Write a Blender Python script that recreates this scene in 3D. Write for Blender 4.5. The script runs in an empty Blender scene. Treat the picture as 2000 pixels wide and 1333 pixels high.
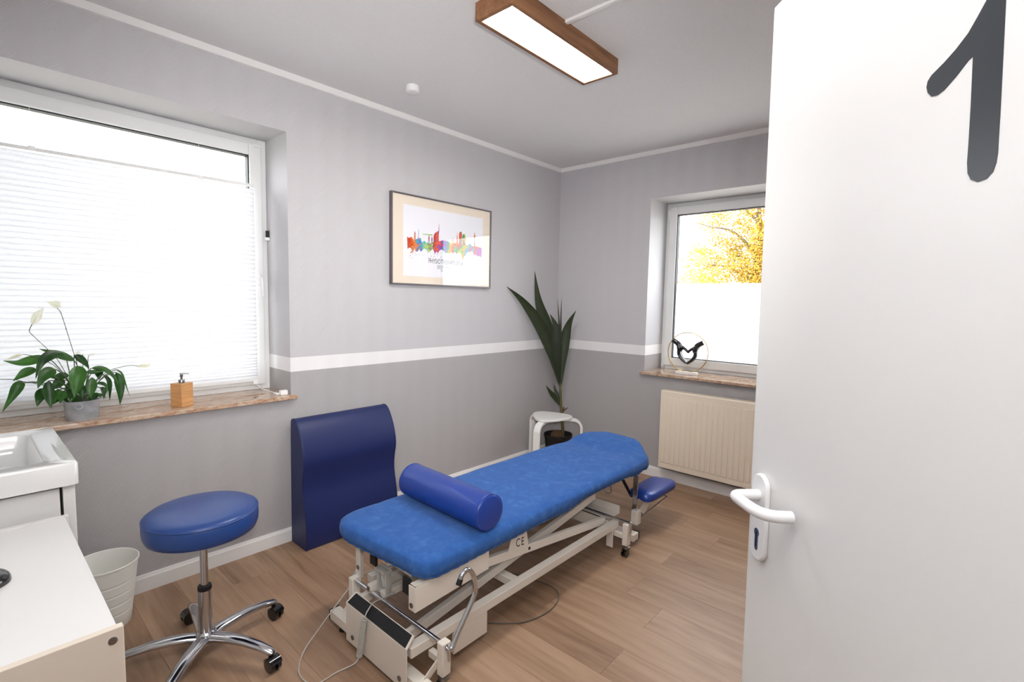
import bpy, bmesh, math, random
from mathutils import Vector, Matrix, noise
random.seed(7)
scene = bpy.context.scene
COL = scene.collection
R = math.radians

# ------------------------------------------------------------------ camera
cam_d = bpy.data.cameras.new('camera')
cam = bpy.data.objects.new('camera', cam_d); COL.objects.link(cam)
cam_d.sensor_width = 36.0
cam_d.lens = 970.875 / 2000.0 * 36.0
cam_d.clip_start = 0.02; cam_d.clip_end = 200
YAW, PITCH, ROLL = R(41.875), R(-4.65), R(1.102)
fwd = Vector((math.cos(YAW)*math.cos(PITCH), math.sin(YAW)*math.cos(PITCH), math.sin(PITCH)))
rgt = Vector((math.sin(YAW), -math.cos(YAW), 0)); upv = rgt.cross(fwd)
rgt2 = rgt*math.cos(ROLL) + upv*math.sin(ROLL); up2 = upv*math.cos(ROLL) - rgt*math.sin(ROLL)
CAM = Vector((-3.7989, -2.8351, 1.4295))
cam.matrix_world = Matrix(((rgt2.x, up2.x, -fwd.x, CAM.x), (rgt2.y, up2.y, -fwd.y, CAM.y), (rgt2.z, up2.z, -fwd.z, CAM.z), (0, 0, 0, 1)))
scene.camera = cam

# ------------------------------------------------------------------ world, flash, exposure
world = bpy.data.worlds.new('overcast_sky'); scene.world = world; world.use_nodes = True
bg = world.node_tree.nodes['Background']
bg.inputs[0].default_value = (0.93, 0.97, 1.0, 1); bg.inputs[1].default_value = 8.6
def flash(name, energy, size, loc, aim):                       # photographer's flash into the room; second upward spot added as ceiling-bounce fill
    fl = bpy.data.lights.new(name, 'SPOT'); fl.energy = energy; fl.shadow_soft_size = 0.05; fl.color = (1.0, 0.995, 0.99)
    fl.spot_size = R(size); fl.spot_blend = 1.0
    flo = bpy.data.objects.new(name, fl); COL.objects.link(flo); flo.location = loc
    flo.rotation_euler = aim.to_track_quat('-Z', 'Y').to_euler()
flash('camera_flash', 205, 80, CAM + rgt*0.06 + Vector((0, 0, 0.16)) - fwd*0.05, fwd + Vector((0, 0, 0.10)) - rgt*0.20)
flash('bounce_fill', 450, 110, CAM + rgt*0.05 + Vector((0, 0, 0.16)), Vector((0, 0, 1.0)))
scene.view_settings.view_transform = 'Standard'
scene.view_settings.look = 'None'
scene.view_settings.exposure = 0.0
scene.view_settings.gamma = 1.0
scene.view_settings.use_curve_mapping = False
LAMP_STRENGTH = 58.0

# ------------------------------------------------------------------ materials
def lin(c):
    return tuple(((v/255)/12.92 if v/255 <= 0.04045 else ((v/255+0.055)/1.055)**2.4) for v in c) + (1.0,)
MATS = {}
def mat(name, rgb, rough=0.5, metal=0.0, coat=0.0, spec=0.5):
    m = bpy.data.materials.new(name); m.use_nodes = True; MATS[name] = m
    b = m.node_tree.nodes['Principled BSDF']
    b.inputs['Base Color'].default_value = lin(rgb)
    b.inputs['Roughness'].default_value = rough; b.inputs['Metallic'].default_value = metal
    b.inputs['Coat Weight'].default_value = coat; b.inputs['Specular IOR Level'].default_value = spec
    return m
def nodes(m):
    nt = m.node_tree
    def N(t, **kw):
        n = nt.nodes.new(t)
        for k, v in kw.items(): setattr(n, k, v)
        return n
    return nt, N, nt.links.new, nt.nodes['Principled BSDF']
def mathn(N, L, op, a, b=None, c=None):
    n = N('ShaderNodeMath', operation=op)
    for i, v in enumerate((a, b, c)):
        if v is None: continue
        if isinstance(v, (int, float)): n.inputs[i].default_value = v
        else: L(v, n.inputs[i])
    return n.outputs[0]
def ramp(N, L, fac, stops, interp='LINEAR'):
    r = N('ShaderNodeValToRGB'); r.color_ramp.interpolation = interp
    e = r.color_ramp.elements
    while len(e) > 1: e.remove(e[-1])
    e[0].position = stops[0][0]; e[0].color = stops[0][1]
    for p, c in stops[1:]:
        x = e.new(p); x.color = c
    if fac is not None: L(fac, r.inputs[0])
    return r
def noisy(m, scale=60, amount=0.12, bump=0.0, stretch=None, detail=6, dist=0.002):
    """break up a flat colour and add a little relief"""
    nt, N, L, b = nodes(m)
    pos = N('ShaderNodeNewGeometry').outputs['Position']
    vec = pos
    if stretch:
        mp = N('ShaderNodeMapping'); mp.inputs['Scale'].default_value = stretch; L(pos, mp.inputs[0]); vec = mp.outputs[0]
    no = N('ShaderNodeTexNoise'); no.inputs['Scale'].default_value = scale; no.inputs['Detail'].default_value = detail
    L(vec, no.inputs['Vector'])
    c = b.inputs['Base Color'].default_value[:]
    lo = tuple(v*(1-amount) for v in c[:3]) + (1,); hi = tuple(min(1, v*(1+amount)) for v in c[:3]) + (1,)
    r = ramp(N, L, no.outputs['Fac'], [(0.3, lo), (0.7, hi)]); L(r.outputs[0], b.inputs['Base Color'])
    if bump:
        bp = N('ShaderNodeBump'); bp.inputs['Strength'].default_value = bump; bp.inputs['Distance'].default_value = dist
        L(no.outputs['Fac'], bp.inputs['Height']); L(bp.outputs[0], b.inputs['Normal'])
    return m

def wall_material():
    m = mat('painted_herringbone_wallpaper', (200, 196, 194), 0.75)
    nt, N, L, b = nodes(m)
    sep = N('ShaderNodeSeparateXYZ'); L(N('ShaderNodeNewGeometry').outputs['Position'], sep.inputs[0])
    z = sep.outputs['Z']
    zn = mathn(N, L, 'MULTIPLY', z, 1/3.0)
    r = ramp(N, L, zn, [(0.0, lin((172, 169, 169))), (0.9932/3, lin((234, 232, 232))), (1.0726/3, lin((195, 193, 195)))], 'CONSTANT')
    L(r.outputs[0], b.inputs['Base Color'])
    # woven zigzag relief: columns of slanted ribs
    u = mathn(N, L, 'ADD', sep.outputs['X'], sep.outputs['Y'])
    tri = mathn(N, L, 'PINGPONG', u, 0.072)
    w = mathn(N, L, 'SINE', mathn(N, L, 'MULTIPLY', mathn(N, L, 'MULTIPLY_ADD', tri, 1.1, z), 2*math.pi/0.0125))
    bp = N('ShaderNodeBump'); bp.inputs['Strength'].default_value = 0.20; bp.inputs['Distance'].default_value = 0.002
    L(w, bp.inputs['Height']); L(bp.outputs[0], b.inputs['Normal'])
    return m
def plain_wall_material():
    m = mat('smooth_painted_reveal', (200, 196, 194), 0.7)
    nt, N, L, b = nodes(m)
    sep = N('ShaderNodeSeparateXYZ'); L(N('ShaderNodeNewGeometry').outputs['Position'], sep.inputs[0])
    zn = mathn(N, L, 'MULTIPLY', sep.outputs['Z'], 1/3.0)
    r = ramp(N, L, zn, [(0.0, lin((172, 169, 169))), (0.9932/3, lin((234, 232, 232))), (1.0726/3, lin((195, 193, 195)))], 'CONSTANT')
    L(r.outputs[0], b.inputs['Base Color'])
    return m
def wood_material(name, stops, axis, freq, rough, rnd=0.0, bump=0.1):
    m = mat(name, (160, 120, 90), rough)
    nt, N, L, b = nodes(m)
    pos = N('ShaderNodeNewGeometry').outputs['Position']
    oi = N('ShaderNodeObjectInfo')
    sc = N('ShaderNodeVectorMath', operation='SCALE'); sc.inputs[0].default_value = (7.3, 3.1, 5.7); L(oi.outputs['Random'], sc.inputs['Scale'])
    ad = N('ShaderNodeVectorMath', operation='ADD'); L(pos, ad.inputs[0]); L(sc.outputs[0], ad.inputs[1])
    mp = N('ShaderNodeMapping'); s = [freq]*3; s[axis] = freq/14.0; mp.inputs['Scale'].default_value = s
    L(ad.outputs[0], mp.inputs[0])
    n1 = N('ShaderNodeTexNoise'); n1.inputs['Scale'].default_value = 1.0; n1.inputs['Detail'].default_value = 8; n1.inputs['Roughness'].default_value = 0.62
    n1.inputs['Distortion'].default_value = 0.6
    L(mp.outputs[0], n1.inputs['Vector'])
    mp2 = N('ShaderNodeMapping'); s2 = [freq*0.16]*3; s2[axis] = freq*0.035; mp2.inputs['Scale'].default_value = s2; L(ad.outputs[0], mp2.inputs[0])
    n2 = N('ShaderNodeTexNoise'); n2.inputs['Scale'].default_value = 1.0; n2.inputs['Detail'].default_value = 3; L(mp2.outputs[0], n2.inputs['Vector'])
    f = mathn(N, L, 'MULTIPLY_ADD', n1.outputs['Fac'], 0.6, mathn(N, L, 'MULTIPLY', n2.outputs['Fac'], 0.4))
    f = mathn(N, L, 'ADD', f, mathn(N, L, 'MULTIPLY', mathn(N, L, 'SUBTRACT', oi.outputs['Random'], 0.5), rnd))
    r = ramp(N, L, f, [(p, lin(c)) for p, c in stops]); L(r.outputs[0], b.inputs['Base Color'])
    if bump:
        bp = N('ShaderNodeBump'); bp.inputs['Strength'].default_value = bump; bp.inputs['Distance'].default_value = 0.001
        L(n1.outputs['Fac'], bp.inputs['Height']); L(bp.outputs[0], b.inputs['Normal'])
    return m

wall_material(); plain_wall_material()
noisy(mat('ceiling_paint', (229, 228, 228), 0.85), 90, 0.02, 0.25)
mat('white_trim', (236, 234, 232), 0.45)
wood_material('oak_vinyl', [(0.24, (94, 68, 50)), (0.42, (146, 115, 90)), (0.58, (168, 137, 111)), (0.8, (184, 155, 129))], 1, 26, 0.42, 0.10, 0.08)
mat('cord_grey', (104, 96, 88), 0.6)
mat('joint_dark', (92, 68, 52), 0.8)
noisy(mat('upvc_white', (228, 229, 228), 0.35), 8, 0.02)
mat('black_rubber', (16, 16, 18), 0.55)
mat('white_plastic', (238, 238, 238), 0.35)
mat('cream_metal', (232, 224, 212), 0.4)
mat('chrome', (205, 205, 208), 0.12, 1.0)
mat('steel', (150, 148, 146), 0.28, 1.0)
mat('gold', (196, 158, 88), 0.25, 1.0)
mat('white_lacquer', (232, 231, 228), 0.4)
mat('ceramic', (238, 238, 236), 0.06, 0, 0.6)
mat('black_gloss', (14, 14, 16), 0.12, 0, 0.5)
mat('charcoal_vinyl', (52, 56, 62), 0.28)
mat('radiator_enamel', (240, 226, 206), 0.42)
mat('door_paint', (232, 232, 230), 0.32)
mat('warm_panel', (226, 214, 198), 0.5)
noisy(mat('blue_vinyl', (32, 66, 130), 0.36, 0, 0.1), 240, 0.06, 0.12, dist=0.0006)
noisy(mat('royal_vinyl', (26, 58, 140), 0.34, 0, 0.15), 240, 0.05, 0.10, dist=0.0006)
noisy(mat('navy_vinyl', (22, 35, 86), 0.45), 240, 0.06, 0.10, dist=0.0006)
noisy(mat('grey_plastic', (196, 192, 184), 0.5), 40, 0.04)
noisy(mat('grip_black', (30, 31, 33), 0.8), 420, 0.9, 0.5, detail=2)
noisy(mat('zinc', (172, 177, 182), 0.5, 0.3), 26, 0.22, 0.1)
noisy(mat('soil', (52, 40, 30), 0.95), 160, 0.6, 1.0, dist=0.006)
noisy(mat('coconut_husk', (96, 72, 48), 0.9), 90, 0.35, 0.8, (1, 1, 4), dist=0.004)
noisy(mat('palm_stem', (92, 84, 44), 0.6), 60, 0.25, 0.2, (1, 1, .2))
noisy(mat('black_pot', (20, 20, 20), 0.5), 60, 0.2)
noisy(mat('bin_plastic', (234, 233, 226), 0.42), 12, 0.02)
noisy(mat('marble', (236, 234, 232), 0.25), 30, 0.06)
noisy(mat('bamboo', (206, 152, 98), 0.45), 220, 0.22, 0.05, (0.04, 0.04, 1.0))
wood_material('rustic_wood', [(0.25, (96, 62, 40)), (0.5, (144, 100, 66)), (0.75, (176, 128, 88))], 0, 40, 0.55, 0.1, 0.25)
mat('dark_edge', (70, 52, 42), 0.6)

def leaf_material(name, dark, light, rough=0.4, trans=0.25):
    m = mat(name, light, rough); nt, N, L, b = nodes(m)
    pos = N('ShaderNodeNewGeometry').outputs['Position']
    no = N('ShaderNodeTexNoise'); no.inputs['Scale'].default_value = 22; no.inputs['Detail'].default_value = 4; L(pos, no.inputs['Vector'])
    oi = N('ShaderNodeObjectInfo')
    f = mathn(N, L, 'ADD', mathn(N, L, 'MULTIPLY', no.outputs['Fac'], 0.6), mathn(N, L, 'MULTIPLY', oi.outputs['Random'], 0.4))
    r = ramp(N, L, f, [(0.25, lin(dark)), (0.75, lin(light))]); L(r.outputs[0], b.inputs['Base Color'])
    tr = N('ShaderNodeBsdfTranslucent'); L(r.outputs[0], tr.inputs[0])
    mx = N('ShaderNodeMixShader'); mx.inputs[0].default_value = trans
    out = nt.nodes['Material Output']; L(b.outputs[0], mx.inputs[1]); L(tr.outputs[0], mx.inputs[2]); L(mx.outputs[0], out.inputs[0])
    return m
leaf_material('lily_leaf', (22, 58, 20), (66, 124, 40), 0.32, 0.3)
leaf_material('palm_leaf', (24, 34, 12), (40, 52, 20), 0.55, 0.1)
leaf_material('spathe', (226, 228, 196), (248, 248, 232), 0.5, 0.35)
leaf_material('lily_stem', (60, 78, 50), (90, 104, 78), 0.5, 0.0)

def granite_material():
    m = mat('brown_granite', (180, 152, 130), 0.12, 0, 0.3); nt, N, L, b = nodes(m)
    pos = N('ShaderNodeNewGeometry').outputs['Position']
    mp = N('ShaderNodeMapping'); mp.inputs['Scale'].default_value = (0.5, 1.2, 1.0); mp.inputs['Rotation'].default_value = (0, 0, 0.4); L(pos, mp.inputs[0])
    a = N('ShaderNodeTexNoise'); a.inputs['Scale'].default_value = 26; a.inputs['Detail'].default_value = 9; a.inputs['Roughness'].default_value = 0.75; a.inputs['Distortion'].default_value = 1.2
    L(mp.outputs[0], a.inputs['Vector'])
    r = ramp(N, L, a.outputs['Fac'], [(0.3, lin((112, 72, 54))), (0.42, lin((170, 128, 102))), (0.52, lin((192, 166, 142))), (0.64, lin((206, 188, 168))), (0.75, lin((150, 116, 92)))])
    L(r.outputs[0], b.inputs['Base Color'])
    return m
granite_material()
def towel_material():
    m = mat('blue_terry', (56, 106, 176), 0.95, spec=0.1); nt, N, L, b = nodes(m)
    b.inputs['Sheen Weight'].default_value = 0.08; b.inputs['Sheen Roughness'].default_value = 0.5
    pos = N('ShaderNodeNewGeometry').outputs['Position']
    a = N('ShaderNodeTexNoise'); a.inputs['Scale'].default_value = 22; a.inputs['Detail'].default_value = 8; a.inputs['Roughness'].default_value = 0.7; L(pos, a.inputs['Vector'])
    r = ramp(N, L, a.outputs['Fac'], [(0.3, lin((44, 86, 150))), (0.52, lin((50, 94, 160))), (0.72, lin((68, 112, 176)))]); L(r.outputs[0], b.inputs['Base Color'])
    c = N('ShaderNodeTexNoise'); c.inputs['Scale'].default_value = 330; c.inputs['Detail'].default_value = 3; L(pos, c.inputs['Vector'])
    bp = N('ShaderNodeBump'); bp.inputs['Strength'].default_value = 0.6; bp.inputs['Distance'].default_value = 0.003
    L(c.outputs['Fac'], bp.inputs['Height']); L(bp.outputs[0], b.inputs['Normal'])
towel_material()
def shader_mat(name, build):
    m = bpy.data.materials.new(name); m.use_nodes = True; MATS[name] = m
    nt = m.node_tree; b = nt.nodes['Principled BSDF']; nt.nodes.remove(b)
    sh = build(nt); nt.links.new(sh, nt.nodes['Material Output'].inputs[0]); return m
def thin_glass(fac, rough=0.0, tint=(1, 1, 1, 1)):
    def f(nt):
        t = nt.nodes.new('ShaderNodeBsdfTransparent'); t.inputs[0].default_value = tint
        g = nt.nodes.new('ShaderNodeBsdfGlossy'); g.inputs['Roughness'].default_value = rough
        lw = nt.nodes.new('ShaderNodeLayerWeight'); lw.inputs[0].default_value = 0.5
        pw = nt.nodes.new('ShaderNodeMath'); pw.operation = 'POWER'; pw.inputs[1].default_value = 5.0; nt.links.new(lw.outputs['Facing'], pw.inputs[0])
        fr = nt.nodes.new('ShaderNodeMath'); fr.operation = 'MULTIPLY_ADD'; fr.inputs[1].default_value = 0.9; fr.inputs[2].default_value = fac; nt.links.new(pw.outputs[0], fr.inputs[0])
        mx = nt.nodes.new('ShaderNodeMixShader'); nt.links.new(fr.outputs[0], mx.inputs[0])
        nt.links.new(t.outputs[0], mx.inputs[1]); nt.links.new(g.outputs[0], mx.inputs[2]); return mx.outputs[0]
    return f
shader_mat('window_glass', thin_glass(0.03)); shader_mat('picture_glass', thin_glass(0.03, 0.02))
def diffusing(trans, col=(0.96, 0.97, 1, 1)):
    def f(nt):
        t = nt.nodes.new('ShaderNodeBsdfTranslucent'); t.inputs[0].default_value = col
        d = nt.nodes.new('ShaderNodeBsdfDiffuse'); d.inputs[0].default_value = col
        mx = nt.nodes.new('ShaderNodeMixShader'); mx.inputs[0].default_value = trans
        nt.links.new(d.outputs[0], mx.inputs[1]); nt.links.new(t.outputs[0], mx.inputs[2]); return mx.outputs[0]
    return f
shader_mat('frosted_film', diffusing(0.75)); shader_mat('blind_fabric', diffusing(0.088, (0.86, 0.87, 0.89, 1)))
def emit(strength, col):
    def f(nt):
        e = nt.nodes.new('ShaderNodeEmission'); e.inputs[0].default_value = col; e.inputs[1].default_value = strength; return e.outputs[0]
    return f
shader_mat('lamp_diffuser', emit(LAMP_STRENGTH, (1, 0.965, 0.925, 1)))

# ------------------------------------------------------------------ builders
ORG = {}
def srgb_mat(name): return MATS[name]
class MB:
    def __init__(s, M=None): s.v = []; s.f = []; s.M = M
    def add(s, vs, fs):
        n = len(s.v)
        s.v += [(s.M @ Vector(p)) if s.M else Vector(p) for p in vs]
        s.f += [tuple(i+n for i in f) for f in fs]
        return s
    def box(s, x0, x1, y0, y1, z0, z1, T=None):
        vs = [Vector((x, y, z)) for x in (x0, x1) for y in (y0, y1) for z in (z0, z1)]
        if T: vs = [T @ p for p in vs]
        return s.add(vs, [(0, 1, 3, 2), (4, 6, 7, 5), (0, 4, 5, 1), (2, 3, 7, 6), (0, 2, 6, 4), (1, 5, 7, 3)])
    def bar(s, a, b, w, h, up=(0, 0, 1)):
        """rectangular bar from a to b; h is measured along up"""
        a, b = Vector(a), Vector(b); t = (b-a).normalized(); u = Vector(up); sd = t.cross(u).normalized(); u = sd.cross(t)
        vs = [p + sd*i*w/2 + u*j*h/2 for p in (a, b) for i, j in ((-1, -1), (1, -1), (1, 1), (-1, 1))]
        return s.add(vs, [(3, 2, 1, 0), (4, 5, 6, 7), (0, 1, 5, 4), (1, 2, 6, 5), (2, 3, 7, 6), (3, 0, 4, 7)])
    def prism(s, poly, axis, a, b):
        """poly: 2D points in the two other axes (in xyz order), extruded along axis from a to b"""
        def put(p, c):
            q = list(p); q.insert(axis, c); return q
        n = len(poly); vs = [put(p, a) for p in poly] + [put(p, b) for p in poly]
        fs = [tuple(range(n-1, -1, -1)), tuple(range(n, 2*n))] + [(i, (i+1) % n, n+(i+1) % n, n+i) for i in range(n)]
        return s.add(vs, fs)
    def lathe(s, prof, c=(0, 0, 0), seg=32, sx=1.0, sy=1.0, T=None, close=True):
        vs = []; fs = []
        for r, z in prof:
            for k in range(seg):
                a = 2*math.pi*k/seg; vs.append(Vector((r*math.cos(a)*sx, r*math.sin(a)*sy, z)))
        for i in range(len(prof)-1):
            for k in range(seg):
                k2 = (k+1) % seg; fs.append((i*seg+k, i*seg+k2, (i+1)*seg+k2, (i+1)*seg+k))
        if close:
            fs.append(tuple(range(seg-1, -1, -1))); m = (len(prof)-1)*seg; fs.append(tuple(range(m, m+seg)))
        c = Vector(c)
        vs = [(T @ p if T else p) + c for p in vs]
        return s.add(vs, fs)
    def tube(s, path, r, seg=10, ell=None, up=None, cap=True):
        """swept round (or elliptical) tube; r number or list; ell = (width factor, height factor)"""
        P = [Vector(p) for p in path]; n = len(P)
        rs = r if isinstance(r, (list, tuple)) else [r]*n
        T = [(P[min(i+1, n-1)] - P[max(i-1, 0)]).normalized() for i in range(n)]
        u = Vector(up) if up else (Vector((0, 0, 1)) if abs(T[0].z) < 0.9 else Vector((1, 0, 0)))
        vs = []; fs = []
        for i in range(n):
            u = (u - T[i]*u.dot(T[i])).normalized(); sd = T[i].cross(u)
            for k in range(seg):
                a = 2*math.pi*k/seg
                e = ell[i] if isinstance(ell, list) else (ell or (1, 1))
                vs.append(P[i] + (sd*math.cos(a)*e[0] + u*math.sin(a)*e[1])*rs[i])
        for i in range(n-1):
            for k in range(seg):
                k2 = (k+1) % seg; fs.append((i*seg+k, i*seg+k2, (i+1)*seg+k2, (i+1)*seg+k))
        if cap: fs.append(tuple(range(seg-1, -1, -1))); fs.append(tuple(range((n-1)*seg, n*seg)))
        return s.add(vs, fs)
    def grid(s, rows):
        n = len(rows[0]); vs = [p for r in rows for p in r]
        return s.add(vs, [(i*n+j, i*n+j+1, (i+1)*n+j+1, (i+1)*n+j) for i in range(len(rows)-1) for j in range(n-1)])
    def build(s, name, m, parent=None, smooth=40, bevel=0, seg=2, org=None, merge=False):
        o_ = ORG.get(parent.name) if parent else (Vector(org) if org is not None else Vector((0, 0, 0)))
        me = bpy.data.meshes.new(name); me.from_pydata([tuple(p - o_) for p in s.v], [], s.f)
        bm = bmesh.new(); bm.from_mesh(me)
        if merge: bmesh.ops.remove_doubles(bm, verts=bm.verts, dist=1e-5)
        bmesh.ops.recalc_face_normals(bm, faces=bm.faces); bm.to_mesh(me); bm.free()
        ob = bpy.data.objects.new(name, me); COL.objects.link(ob); me.materials.append(MATS[m])
        if smooth:
            me.polygons.foreach_set('use_smooth', [True]*len(me.polygons)); me.set_sharp_from_angle(angle=R(smooth))
        if parent: ob.parent = parent
        else: ob.location = o_
        ORG[ob.name] = o_
        if bevel:
            b = ob.modifiers.new('bevel', 'BEVEL'); b.width = bevel; b.segments = seg; b.limit_method = 'ANGLE'; b.angle_limit = R(40); b.harden_normals = False
        return ob
def thing(name, loc, label, cat, group=None):
    o = bpy.data.objects.new(name, None); COL.objects.link(o); o.location = loc; o.empty_display_size = 0.1
    ORG[o.name] = Vector(loc); o['label'] = label; o['category'] = cat
    if group: o['group'] = group
    return o
def tag(o, label, cat, group=None):
    o['label'] = label; o['category'] = cat
    if group: o['group'] = group
    return o
def struct(o, label=None):
    o['kind'] = 'structure'
    if label: o['label'] = label
    return o
def sempty(name, loc, label=None):
    o = bpy.data.objects.new(name, None); COL.objects.link(o); o.location = loc; ORG[o.name] = Vector(loc)
    return struct(o, label)
def smoothpath(pts, n=8):
    P = [Vector(p) for p in pts]; out = []
    for i in range(len(P)-1):
        p0, p1, p2, p3 = P[max(i-1, 0)], P[i], P[i+1], P[min(i+2, len(P)-1)]
        for k in range(n):
            t = k/n
            out.append(0.5*((2*p1) + (p2-p0)*t + (2*p0-5*p1+4*p2-p3)*t*t + (3*p1-p0-3*p2+p3)*t**3))
    out.append(P[-1]); return out
def round_poly(pts, rad, seg=8):
    out = []; n = len(pts)
    for i in range(n):
        p = Vector(pts[i]); a = Vector(pts[i-1]); b = Vector(pts[(i+1) % n])
        da, db = (a-p), (b-p); r = rad[i] if isinstance(rad, (list, tuple)) else rad
        r = min(r, da.length*0.49, db.length*0.49)
        pa, pb = p + da.normalized()*r, p + db.normalized()*r
        for k in range(seg+1):
            t = k/seg; out.append((1-t)**2*pa + 2*t*(1-t)*p + t*t*pb)
    return out
def text_mesh(body, size, mname, name, parent, M, extrude=0.0002, spacing=1.0, xscale=1.0):
    cu = bpy.data.curves.new('lettering_curve', 'FONT'); cu.body = body; cu.size = size; cu.extrude = extrude
    cu.align_x = 'CENTER'; cu.space_character = spacing; cu.resolution_u = 4
    to = bpy.data.objects.new('lettering_tmp', cu); COL.objects.link(to)
    bpy.context.view_layer.update()
    me = bpy.data.meshes.new_from_object(to.evaluated_get(bpy.context.evaluated_depsgraph_get()))
    bpy.data.objects.remove(to); bpy.data.curves.remove(cu)
    for v in me.vertices: v.co = (M @ Vector((v.co.x*xscale, v.co.y, v.co.z))) - ORG[parent.name]
    me.materials.clear(); me.materials.append(MATS[mname]); me.name = name
    o = bpy.data.objects.new(name, me); COL.objects.link(o); o.parent = parent; ORG[o.name] = ORG[parent.name]
    return o
def bolt(parent, c, axis, r=0.008, h=0.006, m='steel'):
    T = {0: Matrix.Rotation(R(90), 4, 'Y'), 1: Matrix.Rotation(R(90), 4, 'X'), 2: Matrix.Identity(4)}[axis]
    return MB().lathe([(r*1.25, -h*0.5), (r*1.25, 0), (r, 0), (r, h*0.7), (r*0.7, h)], c, 12, T=T).build('bolt', m, parent)

# ------------------------------------------------------------------ room shell
X0, Y0, H, TH = -4.25, -3.15, 2.6525, 0.36
W1 = dict(x0=-4.10, x1=-2.538, z0=0.843, z1=2.337)          # opening in the window wall
W2 = dict(y0=-2.22, y1=-0.9146, z0=0.843, z1=2.276)         # opening in the back wall
floor = struct(MB().box(X0-0.1, 0.05, Y0-1.6, 0.05, -0.12, -0.004).build('floor', 'joint_dark'), 'oak-look vinyl plank floor')
# planks run along y
cache = {}
PW = 0.1855; x = X0; row = 0; rnd = random.Random(3)
while x < -0.005:
    w = min(PW, -0.0 - x); y = 0.0 + rnd.uniform(0.0, 1.15)
    while y > Y0:
        a, b = min(y, 0.0), max(y-1.22, Y0); y -= 1.22
        ln = a-b
        if ln < 0.05: continue
        key = (round(w, 3), round(ln, 3))
        if key not in cache:
            g, c = 0.0003, 0.0006; W_, L_ = w-g, ln-g
            bm_ = MB(); bm_.add([(0, 0, -0.005), (W_, 0, -0.005), (W_, L_, -0.005), (0, L_, -0.005), (0, 0, -c), (W_, 0, -c), (W_, L_, -c), (0, L_, -c), (c, c, 0), (W_-c, c, 0), (W_-c, L_-c, 0), (c, L_-c, 0)],
                [(0, 1, 5, 4), (1, 2, 6, 5), (2, 3, 7, 6), (3, 0, 4, 7), (4, 5, 9, 8), (5, 6, 10, 9), (6, 7, 11, 10), (7, 4, 8, 11), (8, 9, 10, 11)])
            o = bm_.build('plank', 'oak_vinyl', floor, smooth=0); cache[key] = o.data
        else:
            o = bpy.data.objects.new('plank', cache[key]); COL.objects.link(o); o.parent = floor
        o.location = (x, b, 0)
    x += PW; row += 1
struct(MB().box(X0-0.1, 0.4, Y0-1.6, 0.4, H, H+0.1).build('ceiling', 'ceiling_paint'), 'off-white painted ceiling')

def ring_wall(axis_pts, outer, hole, make):
    (a0, a1, z0, z1), (b0, b1, c0, c1) = outer, hole
    make(a0, b0, z0, z1); make(b1, a1, z0, z1); make(b0, b1, z0, c0); make(b0, b1, c1, z1)
m = MB()
ring_wall(None, (X0-TH, TH, 0, H), (W1['x0'], W1['x1'], W1['z0'], W1['z1']), lambda a, b, c, d: m.box(a, b, 0, TH, c, d))
struct(m.build('wall_left', 'painted_herringbone_wallpaper', smooth=0), 'grey two-tone wall with white stripe around the wide window')
m = MB()
ring_wall(None, (Y0-TH, 0.0, 0, H), (W2['y0'], W2['y1'], W2['z0'], W2['z1']), lambda a, b, c, d: m.box(0, TH, a, b, c, d))
struct(m.build('wall_back', 'painted_herringbone_wallpaper', smooth=0), 'grey two-tone wall with white stripe behind the radiator')
struct(MB().box(X0-TH, X0, Y0-TH, 0, 0, H).build('wall_front', 'painted_herringbone_wallpaper', smooth=0), 'wall behind the white cabinets')
DX0, DX1 = -4.235, -3.35                                     # doorway in the right-hand wall
m = MB(); m.box(DX1, 0, Y0-0.16, Y0, 0, H); m.box(X0, DX0, Y0-0.16, Y0, 0, H); m.box(DX0, DX1, Y0-0.16, Y0, 2.02, H)
struct(m.build('wall_right', 'painted_herringbone_wallpaper', smooth=0), 'wall with the doorway')
m = MB(); m.box(X0-0.1, -2.6, Y0-1.6, Y0-1.5, 0, H); m.box(-2.7, -2.6, Y0-1.5, Y0-0.16, 0, H); m.box(X0-0.1, X0, Y0-1.5, Y0-0.16, 0, H)
struct(m.build('wall_corridor', 'ceiling_paint', smooth=0), 'corridor wall beyond the doorway')
# the recesses are smooth plaster: no relief on faces that do not face the room
for nm, ax in (('wall_left', 1), ('wall_back', 0)):
    me = bpy.data.objects[nm].data; me.materials.append(MATS['smooth_painted_reveal'])
    for p in me.polygons:
        if abs(p.normal[ax]) < 0.5: p.material_index = 1
# baseboards and cornices
bp_ = [(0, 0), (0.0155, 0), (0.0155, 0.066), (0.0125, 0.072), (0.0105, 0.081), (0, 0.081)]
struct(MB().prism([(-d, z) for d, z in bp_], 0, X0, 0).build('baseboard_left', 'white_trim', smooth=0), 'white baseboard under the wide window')
struct(MB().prism([(-d, z) for d, z in bp_], 1, Y0, -0.0155).build('baseboard_back', 'white_trim', smooth=0), 'white baseboard under the radiator')
struct(MB().prism([(0, 2.616), (-0.014, 2.618), (-0.016, H), (0, H)], 0, X0, 0).build('trim_1', 'white_trim', smooth=0), 'white ceiling moulding above the picture')
struct(MB().prism([(0, 2.616), (-0.014, 2.618), (-0.016, H), (0, H)], 1, Y0, -0.016).build('trim_2', 'white_trim', smooth=0), 'white ceiling moulding above the radiator')

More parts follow.
